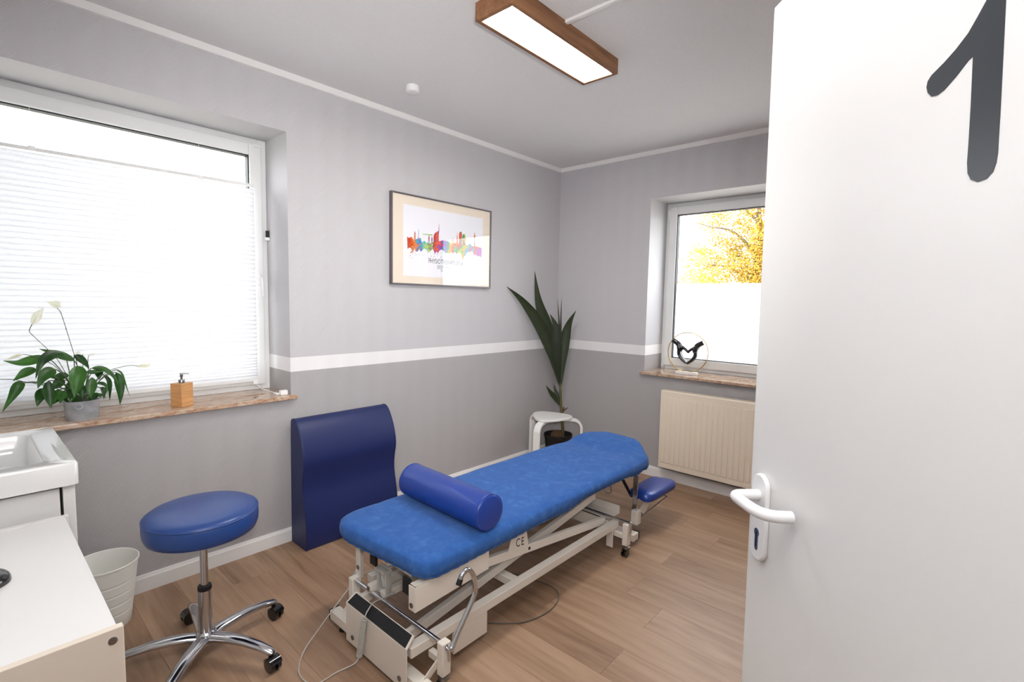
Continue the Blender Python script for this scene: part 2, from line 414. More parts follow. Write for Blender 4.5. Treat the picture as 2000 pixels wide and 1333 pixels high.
# ------------------------------------------------------------------ windows
def frame_ring(m, put, a0, a1, z0, z1, w, d0, d1):
    """rectangular ring in the window plane, border w, depth d0..d1"""
    put(m, a0, a0+w, z0, z1, d0, d1); put(m, a1-w, a1, z0, z1, d0, d1)
    put(m, a0+w, a1-w, z0, z0+w, d0, d1); put(m, a0+w, a1-w, z1-w, z1, d0, d1)
def make_window(name, loc, a0, a1, z0, z1, put, d, label, mullion=None):
    w = sempty(name, loc, label)
    m = MB(); frame_ring(m, put, a0, a1, z0, z1, 0.05, d+0.02, d+0.085); m.build('frame', 'upvc_white', w, smooth=0, bevel=0.004)
    m = MB(); frame_ring(m, put, a0+0.032, a1-0.032, z0+0.032, z1-0.032, 0.068, d, d+0.06); s_ = m.build('sash', 'upvc_white', w, smooth=0, bevel=0.006)
    g = 0.10
    m = MB(); frame_ring(m, put, a0+g-0.001, a1-g+0.001, z0+g-0.001, z1-g+0.001, 0.007, d+0.008, d+0.05); m.build('gasket', 'black_rubber', w, smooth=0)
    m = MB(); put(m, a0+g+0.002, a1-g-0.002, z0+g+0.002, z1-g-0.002, d+0.036, d+0.042); m.build('pane', 'window_glass', w, smooth=0)
    return w, s_
put1 = lambda m, a0, a1, z0, z1, d0, d1: m.box(a0, a1, d0, d1, z0, z1)
put2 = lambda m, a0, a1, z0, z1, d0, d1: m.box(d0, d1, a0, a1, z0, z1)
D1, D2 = 0.262, 0.285
win1, sash1 = make_window('window_1', (-3.3, 0.27, 0.866), W1['x0'], W1['x1'], 0.866, W1['z1'], put1, D1, 'wide white plastic window behind the pleated blind')
win2, sash2 = make_window('window_2', (0.29, -1.55, 0.866), W2['y0'], W2['y1'], 0.866, W2['z1'], put2, D2, 'white plastic window with a frosted lower half')
# frosted film on window 2
MB().add([(D2+0.034, W2['y0']+0.107, 0.973), (D2+0.034, W2['y1']-0.107, 0.973), (D2+0.034, W2['y1']-0.107, 1.600), (D2+0.034, W2['y0']+0.107, 1.600)], [(0, 1, 2, 3)]).build('frosted_film', 'frosted_film', win2, smooth=0)
# window sills
def sill(parent, pts, axis):
    m = MB(); m.prism(pts, 2, 0.843, 0.866)
    return m.build('window_sill', 'brown_granite', parent, smooth=0, bevel=0.004)
sill(win1, [(W1['x0']-0.02, -0.042), (W1['x1']+0.022, -0.042), (W1['x1']+0.022, -0.0005), (W1['x1'], -0.0005), (W1['x1'], D1+0.03), (W1['x0'], D1+0.03), (W1['x0'], -0.0005), (W1['x0']-0.02, -0.0005)], 2)
sill(win2, [(-0.045, W2['y0']-0.02), (-0.045, W2['y1']+0.022), (-0.0005, W2['y1']+0.022), (-0.0005, W2['y1']), (D2+0.03, W2['y1']), (D2+0.03, W2['y0']), (-0.0005, W2['y0']), (-0.0005, W2['y0']-0.02)], 2)
# handle on window 1 sash, catch, hinge covers
hx, hz = -2.606, 1.53
h = MB().box(hx-0.014, hx+0.014, D1-0.010, D1, hz-0.035, hz+0.035).build('handle_plate', 'white_plastic', win1, bevel=0.004)
MB().tube([(hx, D1-0.008, hz+0.012), (hx, D1-0.04, hz+0.012), (hx+0.003, D1-0.05, hz+0.004), (hx+0.006, D1-0.052, hz-0.02), (hx+0.010, D1-0.05, hz-0.07), (hx+0.012, D1-0.046, hz-0.105)], [0.009, 0.009, 0.010, 0.010, 0.0095, 0.008], 10, ell=(1.0, 0.8)).build('handle_lever', 'white_plastic', win1)
c_ = MB().box(-2.556, -2.540, D1-0.014, D1+0.002, 1.775, 1.815).build('window_catch', 'black_rubber', win1, bevel=0.002)
MB().box(-2.562, -2.5385, D1-0.022, D1+0.0, 1.757, 1.775).build('catch_foot', 'white_plastic', win1, bevel=0.003)
for zz in (2.17, 0.93):
    MB().box(D2-0.012, D2+0.01, W2['y1']-0.040, W2['y1']-0.022, zz-0.045, zz+0.045).build('hinge_cover', 'upvc_white', win2, bevel=0.003)
MB().box(-2.615, -2.575, D1-0.012, D1, 2.285, 2.305).build('hinge_cover', 'upvc_white', win1, bevel=0.003)
# ------------------------------------------------------------------ pleated blind on window 1
bl = thing('pleated_blind', (-3.3, 0.24, 0.93), 'white pleated blind covering the lower part of the wide window', 'blind')
BX0, BX1, BZ0, BZ1 = -4.02, -2.628, 0.930, 2.052
by = 0.238
rows = []; zz = BZ0+0.012; k = 0
while zz < BZ1-0.012:
    dz = 0.0085 if k < 14 else 0.0125
    yy = by + (0.007 if k % 2 else -0.007)
    rows.append([Vector((BX0, yy, zz)), Vector(((BX0+BX1)/2, yy, zz)), Vector((BX1, yy, zz + 0.004))]); zz += dz; k += 1
MB().grid(rows).build('pleats', 'blind_fabric', bl, smooth=0)
MB().prism([(BX0, BZ1-0.014), (BX1, BZ1), (BX1, BZ1+0.016), (BX0, BZ1+0.002)], 1, by-0.011, by+0.011).build('top_rail', 'upvc_white', bl, smooth=0, bevel=0.002)
MB().box(BX0, BX1, by-0.010, by+0.010, BZ0-0.006, BZ0+0.013).build('bottom_rail', 'upvc_white', bl, smooth=0, bevel=0.002)
for xx in (-3.55, -2.9):
    MB().box(xx-0.012, xx+0.012, by-0.013, by+0.013, BZ1-0.009, BZ1+0.012).build('rail_clip', 'white_plastic', bl, smooth=0, bevel=0.001)
    MB().tube([(xx, by, BZ1), (xx, by, 2.235)], 0.0007, 6).build('tension_cord', 'white_plastic', bl)
MB().box(BX1-0.030, BX1-0.004, by-0.017, by-0.006, BZ0-0.022, BZ0+0.004).build('end_clip', 'white_plastic', bl, smooth=0, bevel=0.002)
# small white cord winder lying on the sill end with its cord
cw = thing('cord_winder', (-2.58, 0.06, 0.866), 'small white cord winder with a thin cord on the end of the granite sill', 'cord winder')
MB().box(-2.592, -2.552, 0.005, 0.035, 0.8662, 0.892).build('winder_block', 'white_plastic', cw, bevel=0.003)
MB().box(-2.607, -2.585, 0.03, 0.075, 0.8662, 0.874).build('winder_plate', 'white_plastic', cw, bevel=0.002)
MB().tube(smoothpath([(-2.596, 0.07, 0.872), (-2.60, 0.13, 0.873), (-2.625, 0.19, 0.885), (-2.645, 0.226, 0.910)], 8), 0.0022, 6).build('cord', 'white_plastic', cw)

# ------------------------------------------------------------------ door leaf (open, hinged on the right-hand wall)
d_ang = R(-135.9); tilt = R(1.126)
ed = Vector((-2.732, -2.533, 1.995)); dd = Vector((math.cos(d_ang), math.sin(d_ang), 0)); dn = Vector((dd.y, -dd.x, 0))   # dn points to the camera side
sv = dd*math.cos(tilt) + Vector((0, 0, 1))*math.sin(tilt); zv = Vector((0, 0, 1))*math.cos(tilt) - dd*math.sin(tilt)
DM = Matrix(((sv.x, dn.x, zv.x, ed.x), (sv.y, dn.y, zv.y, ed.y), (sv.z, dn.z, zv.z, ed.z), (0, 0, 0, 1)))     # local: s from latch edge, n towards camera, z from top
door = sempty('door_1', (-2.75, -2.55, 0.0), 'white room door standing open on the right, with a big dark number one')
MB(DM).box(0, 0.86, -0.04, 0, -1.975, 0).build('leaf', 'door_paint', door, bevel=0.002)
num = [(0.4492, -0.2451), (0.4492, -0.2542), (0.4505, -0.301), (0.4522, -0.3638), (0.453, -0.4111), (0.4521, -0.4203), (0.4493, -0.429), (0.4432, -0.4346), (0.4331, -0.4356), (0.4249, -0.4307), (0.4207, -0.4229), (0.4192, -0.4108), (0.4192, -0.3923), (0.4186, -0.3505), (0.4172, -0.3037), (0.4169, -0.2949), (0.4117, -0.2969), (0.3978, -0.308), (0.383, -0.317), (0.375, -0.319), (0.3666, -0.3172), (0.3607, -0.3102), (0.3584, -0.3029), (0.3596, -0.2961), (0.3645, -0.2911), (0.3804, -0.2843), (0.3953, -0.2761), (0.4092, -0.2658), (0.4189, -0.2539), (0.4281, -0.2416), (0.4326, -0.2348), (0.4370, -0.2270), (0.4420, -0.2262), (0.4470, -0.2290), (0.4490, -0.2340)]
o = MB(DM).prism(num, 1, 0.0, 0.0006).build('number', 'charcoal_vinyl', door, smooth=0); o['label'] = 'dark grey vinyl number 1'
pl = [(0.0475 + 0.0255*math.cos(a), z0 + 0.0255*math.sin(a)) for z0, a0 in ((-0.9145, 0), (-1.0335, math.pi)) for a in [a0 + math.pi*k/12 for k in range(13)]]
plate = MB(DM).prism(pl, 1, 0.0, 0.010).build('handle_plate', 'white_plastic', door, bevel=0.003)
kh = [(0.0475 + 0.0085*math.cos(a), -1.004 + 0.0085*math.sin(a)) for a in [R(-50) + R(280)*k/14 for k in range(15)]] + [(0.0420, -1.034), (0.0445, -1.0385), (0.0505, -1.0385), (0.053, -1.034)]
MB(DM).prism(kh, 1, 0.0095, 0.0105).build('key_cylinder', 'steel', plate, smooth=0)
MB(DM).prism([(0.0465, -1.031), (0.0485, -1.031), (0.0485, -1.002), (0.0465, -1.002)], 1, 0.0104, 0.0109).build('key_slot', 'black_rubber', plate, smooth=0)
MB(DM).tube(smoothpath([(0.0475, 0.006, -0.930), (0.0475, 0.040, -0.930), (0.0495, 0.052, -0.930), (0.058, 0.0585, -0.930), (0.085, 0.0590, -0.930), (0.118, 0.0575, -0.930), (0.138, 0.051, -0.930), (0.149, 0.037, -0.930), (0.152, 0.022, -0.930), (0.153, 0.009, -0.930)], 6), 0.0105, 16).build('handle_lever', 'white_plastic', door, smooth=60)

# ------------------------------------------------------------------ ceiling lamp, duct, smoke detector
LX0, LX1, LY0, LY1, LZ = -2.312, -1.518, -1.472, -1.263, 2.578
lp = thing('ceiling_lamp', ((LX0+LX1)/2, (LY0+LY1)/2, LZ), 'long lit panel lamp in a rustic wooden frame on the ceiling', 'lamp')
MB().box(LX0, LX1, LY0, LY0+0.02, LZ, H).build('frame_side', 'rustic_wood', lp, smooth=0, bevel=0.0012)
MB().box(LX0, LX1, LY1-0.02, LY1, LZ, H).build('frame_side', 'rustic_wood', lp, smooth=0, bevel=0.0012)
MB().box(LX0, LX0+0.02, LY0+0.02, LY1-0.02, LZ, H).build('frame_side', 'rustic_wood', lp, smooth=0, bevel=0.0012)
MB().box(LX1-0.02, LX1, LY0+0.02, LY1-0.02, LZ, H).build('frame_side', 'rustic_wood', lp, smooth=0, bevel=0.0012)
MB().box(LX0+0.0201, LX1-0.0201, LY0+0.0201, LY1-0.0201, LZ+0.010, LZ+0.020).build('diffuser', 'lamp_diffuser', lp, smooth=0)
dt = MB().box(-1.974, -1.952, Y0, LY0, H-0.013, H).build('cable_duct', 'white_trim', smooth=0, bevel=0.002, org=(-1.963, -2.3, H-0.013)); tag(dt, 'thin white cable duct running across the ceiling from the lamp', 'cable duct')
sm = thing('smoke_detector', (-1.985, -0.403, H), 'small round white smoke detector on the ceiling', 'smoke detector')
MB().lathe([(0.036, 0), (0.038, -0.004), (0.038, -0.030), (0.0365, -0.034)], (-1.985, -0.403, H), 36).build('body', 'white_plastic', sm)
MB().lathe([(0.030, -0.0341), (0.028, -0.0365), (0.006, -0.037)], (-1.985, -0.403, H), 36).build('sensor_cap', 'white_plastic', sm)

# ------------------------------------------------------------------ framed picture
px0, px1, pz0, pz1 = -1.872, -0.936, 1.524, 2.133
pc = thing('framed_picture', ((px0+px1)/2, -0.012, pz0), 'grey framed print of a rainbow watercolour skyline with lettering', 'picture')
mat('frame_grey', (112, 106, 110), 0.35, 0.5); mat('mat_cream', (236, 224, 206), 0.7); mat('print_paper', (240, 240, 246), 0.7); mat('ink_dark', (52, 44, 56), 0.8); mat('ink_grey', (140, 134, 140), 0.8)
fw = 0.010
MB().box(px0, px0+fw, -0.028, 0, pz0, pz1).build('frame_side', 'frame_grey', pc, bevel=0.0015)
MB().box(px1-fw, px1, -0.028, 0, pz0, pz1).build('frame_side', 'frame_grey', pc, bevel=0.0015)
MB().box(px0+fw, px1-fw, -0.028, 0, pz0, pz0+fw).build('frame_side', 'frame_grey', pc, bevel=0.0015)
MB().box(px0+fw, px1-fw, -0.028, 0, pz1-fw, pz1).build('frame_side', 'frame_grey', pc, bevel=0.0015)
MB().box(px0+fw, px1-fw, -0.018, -0.004, pz0+fw, pz1-fw).build('mount_board', 'mat_cream', pc, smooth=0)
PM = lambda u, v: (px0 + u*(px1-px0), pz0 + v*(pz1-pz0))
a_, b_ = PM(0.105, 0.10), PM(0.905, 0.885)
prn = MB().box(a_[0], b_[0], -0.0186, -0.018, a_[1], b_[1]).build('print', 'print_paper', pc, smooth=0)
def watercolour():
    m = mat('rainbow_watercolour', (200, 80, 60), 0.8); nt, N, L, b = nodes(m)
    pos = N('ShaderNodeNewGeometry').outputs['Position']
    sep = N('ShaderNodeSeparateXYZ'); L(pos, sep.inputs[0])
    no = N('ShaderNodeTexNoise'); no.inputs['Scale'].default_value = 16; no.inputs['Detail'].default_value = 5; no.inputs['Distortion'].default_value = 1.5; L(pos, no.inputs['Vector'])
    f = mathn(N, L, 'MULTIPLY_ADD', sep.outputs['X'], 1/0.70, 1.752/0.70)
    f = mathn(N, L, 'ADD', f, mathn(N, L, 'MULTIPLY', mathn(N, L, 'SUBTRACT', no.outputs['Fac'], 0.5), 0.42))
    f = mathn(N, L, 'ADD', f, mathn(N, L, 'MULTIPLY', mathn(N, L, 'SUBTRACT', sep.outputs['Z'], 1.82), -0.25))
    stops = [(0.0, (220, 90, 40)), (0.05, (196, 50, 30)), (0.11, (236, 140, 40)), (0.15, (40, 120, 190)), (0.20, (70, 190, 210)), (0.245, (190, 214, 50)), (0.29, (110, 90, 150)), (0.33, (200, 60, 50)),
             (0.37, (232, 110, 40)), (0.41, (190, 60, 150)), (0.45, (90, 100, 190)), (0.50, (70, 160, 70)), (0.55, (240, 190, 50)), (0.61, (232, 96, 40)), (0.66, (220, 80, 40)), (0.70, (40, 150, 120)),
             (0.74, (160, 200, 50)), (0.78, (236, 150, 40)), (0.82, (60, 160, 190)), (0.86, (110, 180, 200)), (0.90, (210, 70, 40)), (0.95, (236, 120, 50)), (1.0, (180, 100, 180))]
    r = ramp(N, L, f, [(p, lin(c)) for p, c in stops]); L(r.outputs[0], b.inputs['Base Color'])
    n2 = N('ShaderNodeTexNoise'); n2.inputs['Scale'].default_value = 70; n2.inputs['Detail'].default_value = 3; L(pos, n2.inputs['Vector'])
    mx = N('ShaderNodeMixRGB', blend_type='SOFT_LIGHT'); mx.inputs[0].default_value = 0.55; L(r.outputs[0], mx.inputs[1]); L(n2.outputs['Fac'], mx.inputs[2]); L(mx.outputs[0], b.inputs['Base Color'])
watercolour()
# skyline silhouette in picture units: (u, v)  u 0..1 left-right, v up, both over the skyline band
def sky_uv(px, py):                                            # sketch units (thousandths) to picture u,v
    x, y = px/1000, py/1000; w = -0.08434*x + -0.00776*y + 1
    return ((0.40181*x + -0.00024*y + 0.07190)/w, (0.02314*x + -0.52156*y + 0.75543)/w)
def spoly(m, pts): m.prism([PM(*sky_uv(*p)) for p in pts], 1, -0.0189, -0.0186)
sk = MB(); rr = random.Random(5)
# ragged band: top edge and dripping lower edge
topline = [(160, 450), (200, 480), (260, 455), (300, 520), (345, 515), (380, 490), (455, 480), (462, 570), (520, 540), (560, 575), (640, 600), (700, 570), (830, 545), (930, 530), (1010, 545), (1080, 600), (1180, 585), (1240, 600), (1400, 640), (1470, 600), (1520, 650), (1600, 655), (1710, 690), (1716, 720)]
low = [(1716, 860), (1690, 900), (1660, 850), (1620, 880), (1590, 820), (1560, 860), (1520, 760), (1480, 770), (1440, 780), (1400, 800), (1370, 850), (1345, 880), (1318, 960), (1300, 860), (1270, 790), (1230, 790), (1190, 820), (1160, 770), (1110, 810), (1080, 770), (1040, 820), (1000, 790), (960, 800), (930, 760), (880, 720), (840, 740), (800, 800), (770, 760), (740, 820), (715, 740), (690, 710), (650, 750), (600, 790), (560, 720), (520, 700), (480, 740), (450, 770), (420, 720), (380, 760), (340, 770), (320, 700), (280, 780), (220, 805), (262, 740), (240, 690), (200, 680), (170, 715)]
band = topline + low
bm_ = bmesh.new(); vv = [bm_.verts.new((PM(*sky_uv(*p))[0], -0.0191, PM(*sky_uv(*p))[1])) for p in band]
bmesh.ops.triangle_fill(bm_, use_beauty=True, edges=[bm_.edges.new((vv[i], vv[(i+1) % len(vv)])) for i in range(len(vv))])
bm_.verts.index_update(); sk.add([v.co.copy() for v in bm_.verts], [tuple(v.index for v in f.verts) for f in bm_.faces]); bm_.free()
for k in range(46):                                             # splashes under the skyline
    x_ = rr.uniform(180, 1700); y_ = 800 + rr.uniform(-30, 90) + 40*math.sin(x_*0.011); s_ = rr.uniform(3, 9)
    sk.add([(PM(*sky_uv(x_ + s_*math.cos(a), y_ + s_*1.4*math.sin(a)))[0], -0.0190, PM(*sky_uv(x_ + s_*math.cos(a), y_ + s_*1.4*math.sin(a)))[1]) for a in [k2*1.0472 for k2 in range(6)]], [(0, 1, 2, 3, 4, 5)])
sk.build('skyline_wash', 'rainbow_watercolour', prn, smooth=0)['kind'] = 'stuff'
towers = {'lighthouse': [(305, 560), (308, 385), (322, 330), (338, 385), (342, 560)], 'chimney': [(394, 520), (396, 308), (404, 308), (406, 520)],
    'crane_mast': [(595, 620), (605, 470), (608, 400), (622, 400), (630, 470), (636, 620), (626, 620), (616, 480), (606, 620)], 'crane_arm': [(485, 392), (690, 408), (690, 428), (560, 416), (485, 408)],
    'steeple': [(665, 610), (668, 480), (680, 445), (690, 480), (694, 610)], 'sail_tower': [(712, 600), (714, 440), (735, 385), (780, 350), (830, 330), (822, 420), (826, 600)], 'mast': [(815, 350), (828, 180), (831, 180), (829, 340)],
    'gable': [(1080, 620), (1112, 480), (1140, 620)], 'spire': [(1186, 640), (1198, 480), (1208, 350), (1214, 480), (1222, 640)],
    'glass_tower': [(1240, 650), (1244, 400), (1256, 355), (1290, 348), (1304, 380), (1306, 650)], 'round_tower': [(1312, 700), (1314, 440), (1326, 405), (1355, 396), (1376, 430), (1384, 700)],
    'radio_tower': [(1556, 680), (1562, 480), (1546, 465), (1558, 440), (1566, 350), (1569, 350), (1578, 440), (1588, 465), (1572, 480), (1580, 680)]}
for nm, pts in towers.items():
    m = MB(); spoly(m, pts); m.build('tower_' + nm if 'tower' not in nm else nm, 'rainbow_watercolour', prn, smooth=0)
def ptext(body, px, py, hgt, xs=1.0, mn='ink_dark', sp=1.0):
    u, v = sky_uv(px, py); x_, z_ = PM(u, v)
    text_mesh(body, hgt, mn, 'lettering', prn, Matrix(((1, 0, 0, x_), (0, 0, -1, -0.0187), (0, 1, 0, z_), (0, 0, 0, 1))), 0.0001, sp, xs)
ptext('PHYSIOTHERAPIE FINK', 985, 1034, 0.047, 0.70, 'ink_dark', 1.0)
ptext('BREMERHAVEN', 990, 1140, 0.040, 0.60, 'ink_grey', 1.15)
ptext('DEUTSCHLAND', 988, 1190, 0.017, 0.95, 'ink_grey', 1.0)
MB().box(px0+fw, px1-fw, -0.0232, -0.0222, pz0+fw, pz1-fw).build('glass', 'picture_glass', pc, smooth=0)

# ------------------------------------------------------------------ radiator
rx = -0.100; ry0, ry1, rz0, rz1 = -2.12, -1.116, 0.122, 0.742
ra = thing('radiator', (-0.06, -1.6, rz0), 'cream ribbed panel radiator on the wall under the frosted window', 'radiator')
MB().box(rx, rx+0.012, ry0, ry1, rz0, rz1).build('front_panel', 'radiator_enamel', ra, bevel=0.005, seg=3)
MB().box(-0.045, -0.033, ry0+0.01, ry1-0.01, rz0+0.01, rz1-0.01).build('rear_panel', 'radiator_enamel', ra, bevel=0.004)
MB().box(rx+0.004, -0.030, ry0+0.003, ry1-0.003, rz1-0.012, rz1+0.004).build('top_grille', 'radiator_enamel', ra, bevel=0.002)
MB().box(rx+0.006, -0.030, ry1-0.006, ry1+0.001, rz0+0.02, rz1-0.004).build('side_cover', 'radiator_enamel', ra, bevel=0.001)
MB().box(rx+0.006, -0.030, ry0-0.001, ry0+0.006, rz0+0.02, rz1-0.004).build('side_cover', 'radiator_enamel', ra, bevel=0.001)
rib0 = None
for k in range(24):
    yy = ry1 - 0.038 - k*0.0402
    if rib0 is None:
        rib0 = MB().box(rx-0.0045, rx+0.002, yy-0.0145, yy+0.0145, rz0+0.045, rz1-0.048).build('rib', 'radiator_enamel', ra, bevel=0.004, seg=2)
    else:
        o = rib0.copy(); COL.objects.link(o); o.parent = ra; o.location = (0, -k*0.0402, 0)
for yy in (-1.95, -1.28): MB().box(-0.034, -0.0008, yy-0.02, yy+0.02, 0.30, 0.60).build('wall_bracket', 'radiator_enamel', ra)
MB().tube([(-0.06, ry1+0.001, 0.70), (-0.06, ry1+0.014, 0.70)], 0.008, 10).build('bleed_valve', 'steel', ra)

# ------------------------------------------------------------------ ornament on the back sill
oc = Vector((0.085, -1.242, 0.0)); oa = R(8)
hv = Vector((-math.sin(oa)*-1*0.6, -math.cos(oa), 0)).normalized()                 # horizontal direction inside the ring plane (to the right in view)
on_ = thing('heart_hands_ornament', (oc.x, oc.y, 0.866), 'gold ring ornament with two black hands forming a heart on the far sill', 'ornament')
nv = hv.cross(Vector((0, 0, 1)))
OM = Matrix(((hv.x, nv.x, 0, oc.x), (hv.y, nv.y, 0, oc.y), (0, 0, 1, 0.866), (0, 0, 0, 1)))
MB(OM).prism([(-0.082, -0.025), (0.082, -0.025), (0.082, 0.025), (-0.082, 0.025)], 2, 0.0, 0.022).build('base', 'marble', on_, bevel=0.003)
RR = 0.158; rc = 0.020 + RR
MB(OM).tube([(RR*math.sin(a), 0, rc - RR*math.cos(a)) for a in [2*math.pi*k/72 for k in range(73)]], 0.0035, 8, up=(0, 1, 0), cap=False).build('ring', 'gold', on_, smooth=60)
oq = lambda x, y: ((x-667)/408*RR, rc - (y-605)/408*RR)
def hand(sgn, pts):
    """pts in sketch units; four fingers lie one behind the other, the thumb in front"""
    m = MB(OM)
    def path(ps, rs, n=0.0, seg=10):
        q = [Vector((oq(*p)[0], n, oq(*p)[1])) for p in ps]; L_ = len(q); sp = smoothpath(q, 5)
        rr_ = [rs[min(int(i/5), L_-1)]*(1-(i % 5)/5) + rs[min(int(i/5)+1, L_-1)]*((i % 5)/5) for i in range(len(sp))]
        m.tube(sp, rr_, seg)
    mir = (lambda p: p) if sgn < 0 else (lambda p: (1312-p[0]+pts[0], p[1]+pts[1]))
    f = lambda ps: [mir(p) for p in ps]
    path(f([(352, 372), (420, 410), (470, 445), (500, 490)]), [0.020, 0.021, 0.0215, 0.022])
    path(f([(470, 450), (502, 520), (510, 590)]), [0.021, 0.0235, 0.020]); path(f([(480, 460), (500, 520), (508, 590)]), [0.018, 0.021, 0.018], 0.013); path(f([(480, 460), (500, 520), (508, 590)]), [0.018, 0.021, 0.018], -0.013)
    for k, (n, ln, dx) in enumerate(((-0.0175, 0.93, 10), (-0.006, 1.0, 2), (0.006, 1.0, -4), (0.0175, 0.86, -12))):
        base = [(500+dx*0.5, 570), (505+dx*0.3, 660), (560+dx*0.2, 740), (608, 788), (660, 832)]
        q = [base[0], base[1], base[2], (base[2][0] + (base[3][0]-base[2][0])*ln, base[2][1] + (base[3][1]-base[2][1])*ln), (base[3][0] + (base[4][0]-base[3][0])*ln, base[3][1] + (base[4][1]-base[3][1])*ln)]
        path(f(q), [0.0150, 0.0140, 0.0128, 0.0112, 0.0085], n, 8)
    path(f([(500, 490), (560, 512), (615, 548), (648, 580), (652, 612)]), [0.017, 0.0135, 0.0120, 0.0108, 0.008], -0.004, 8)
    o = m.build('hand', 'black_gloss', on_, smooth=0)
    rm = o.modifiers.new('skin', 'REMESH'); rm.mode = 'VOXEL'; rm.voxel_size = 0.0022; rm.use_smooth_shade = True
    sm_ = o.modifiers.new('soft', 'SMOOTH'); sm_.iterations = 3; sm_.factor = 0.4
    return o
hand(-1, (0, 0)); hand(1, (14, 12))

# ------------------------------------------------------------------ peace lily on the sill
LILY = [
 ([(-3.559, 0.06, 1.153), (-3.6, 0.05, 1.139), (-3.643, 0.04, 1.132), (-3.688, 0.03, 1.148)],0.033),
 ([(-3.461, 0.1, 1.123), (-3.499, 0.113, 1.144), (-3.532, 0.127, 1.162), (-3.571, 0.14, 1.18)],0.030),
 ([(-3.504, 0.02, 1.165), (-3.544, 0.003, 1.162), (-3.579, -0.013, 1.134), (-3.599, -0.03, 1.071)],0.033),
 ([(-3.59, 0.03, 1.104), (-3.617, 0.023, 1.096), (-3.64, 0.017, 1.081), (-3.663, 0.01, 1.064)],0.030),
 ([(-3.536, 0.0, 1.102), (-3.558, -0.017, 1.092), (-3.58, -0.033, 1.069), (-3.596, -0.05, 1.033)],0.037),
 ([(-3.63, 0.02, 1.052), (-3.648, 0.013, 1.04), (-3.669, 0.007, 0.999), (-3.7, 0.0, 0.942)],0.030),
 ([(-3.571, 0.02, 1.021), (-3.583, 0.007, 1.001), (-3.592, -0.007, 0.977), (-3.599, -0.02, 0.953)],0.030),
 ([(-3.558, 0.0, 1.054), (-3.561, -0.01, 1.014), (-3.56, -0.02, 0.974), (-3.557, -0.03, 0.943)],0.030),
 ([(-3.463, 0.0, 1.11), (-3.465, -0.02, 1.074), (-3.475, -0.04, 1.026), (-3.486, -0.06, 0.982)],0.046),
 ([(-3.465, 0.06, 1.151), (-3.448, 0.06, 1.136), (-3.43, 0.06, 1.113), (-3.416, 0.06, 1.085)],0.026),
 ([(-3.429, 0.08, 1.069), (-3.406, 0.087, 1.067), (-3.386, 0.093, 1.066), (-3.362, 0.1, 1.065)],0.016),
 ([(-3.486, 0.06, 1.065), (-3.508, 0.057, 1.063), (-3.529, 0.053, 1.06), (-3.547, 0.05, 1.06)],0.026),
 ([(-3.412, 0.02, 1.05), (-3.419, 0.003, 1.019), (-3.425, -0.013, 0.988), (-3.426, -0.03, 0.962)],0.030),
 ([(-3.321, 0.06, 1.061), (-3.313, 0.057, 1.02), (-3.31, 0.053, 0.964), (-3.314, 0.05, 0.91)],0.030),
 ([(-3.41, 0.05, 1.09), (-3.374, 0.043, 1.085), (-3.341, 0.037, 1.056), (-3.317, 0.03, 0.999)],0.019),
 ([(-3.316, 0.09, 1.07), (-3.296, 0.09, 1.05), (-3.282, 0.09, 0.992), (-3.268, 0.09, 0.933)],0.008),
 ([(-3.381, 0.12, 1.083), (-3.376, 0.123, 1.064), (-3.374, 0.127, 1.043), (-3.374, 0.13, 1.023)],0.026),
 ([(-3.364, 0.09, 1.052), (-3.345, 0.09, 1.02), (-3.343, 0.09, 0.974), (-3.345, 0.09, 0.928)],0.016),
 ([(-3.499, 0.08, 1.042), (-3.514, 0.077, 1.035), (-3.529, 0.073, 1.018), (-3.54, 0.07, 1.005)],0.033),
 ([(-3.507, 0.02, 1.003), (-3.516, 0.01, 0.987), (-3.523, 0.0, 0.971), (-3.526, -0.01, 0.954)],0.025),
 ([(-3.394, 0.05, 1.02), (-3.376, 0.043, 1.016), (-3.364, 0.037, 1.003), (-3.361, 0.03, 0.969)],0.016),
 ([(-3.482, 0.1, 1.072), (-3.46, 0.1, 1.065), (-3.438, 0.1, 1.051), (-3.428, 0.1, 1.032)],0.028),
 ([(-3.517, 0.06, 1.004), (-3.528, 0.057, 0.992), (-3.536, 0.053, 0.97), (-3.545, 0.05, 0.943)],0.021),
 ([(-3.382, 0.06, 0.997), (-3.372, 0.053, 0.987), (-3.372, 0.047, 0.968), (-3.374, 0.04, 0.945)],0.019),
 ([(-3.468, 0.05, 1.028), (-3.483, 0.047, 1.016), (-3.488, 0.043, 0.988), (-3.486, 0.04, 0.955)],0.030),
 ([(-3.442, 0.03, 1.013), (-3.45, 0.023, 1.001), (-3.452, 0.017, 0.983), (-3.45, 0.01, 0.964)],0.028),
]
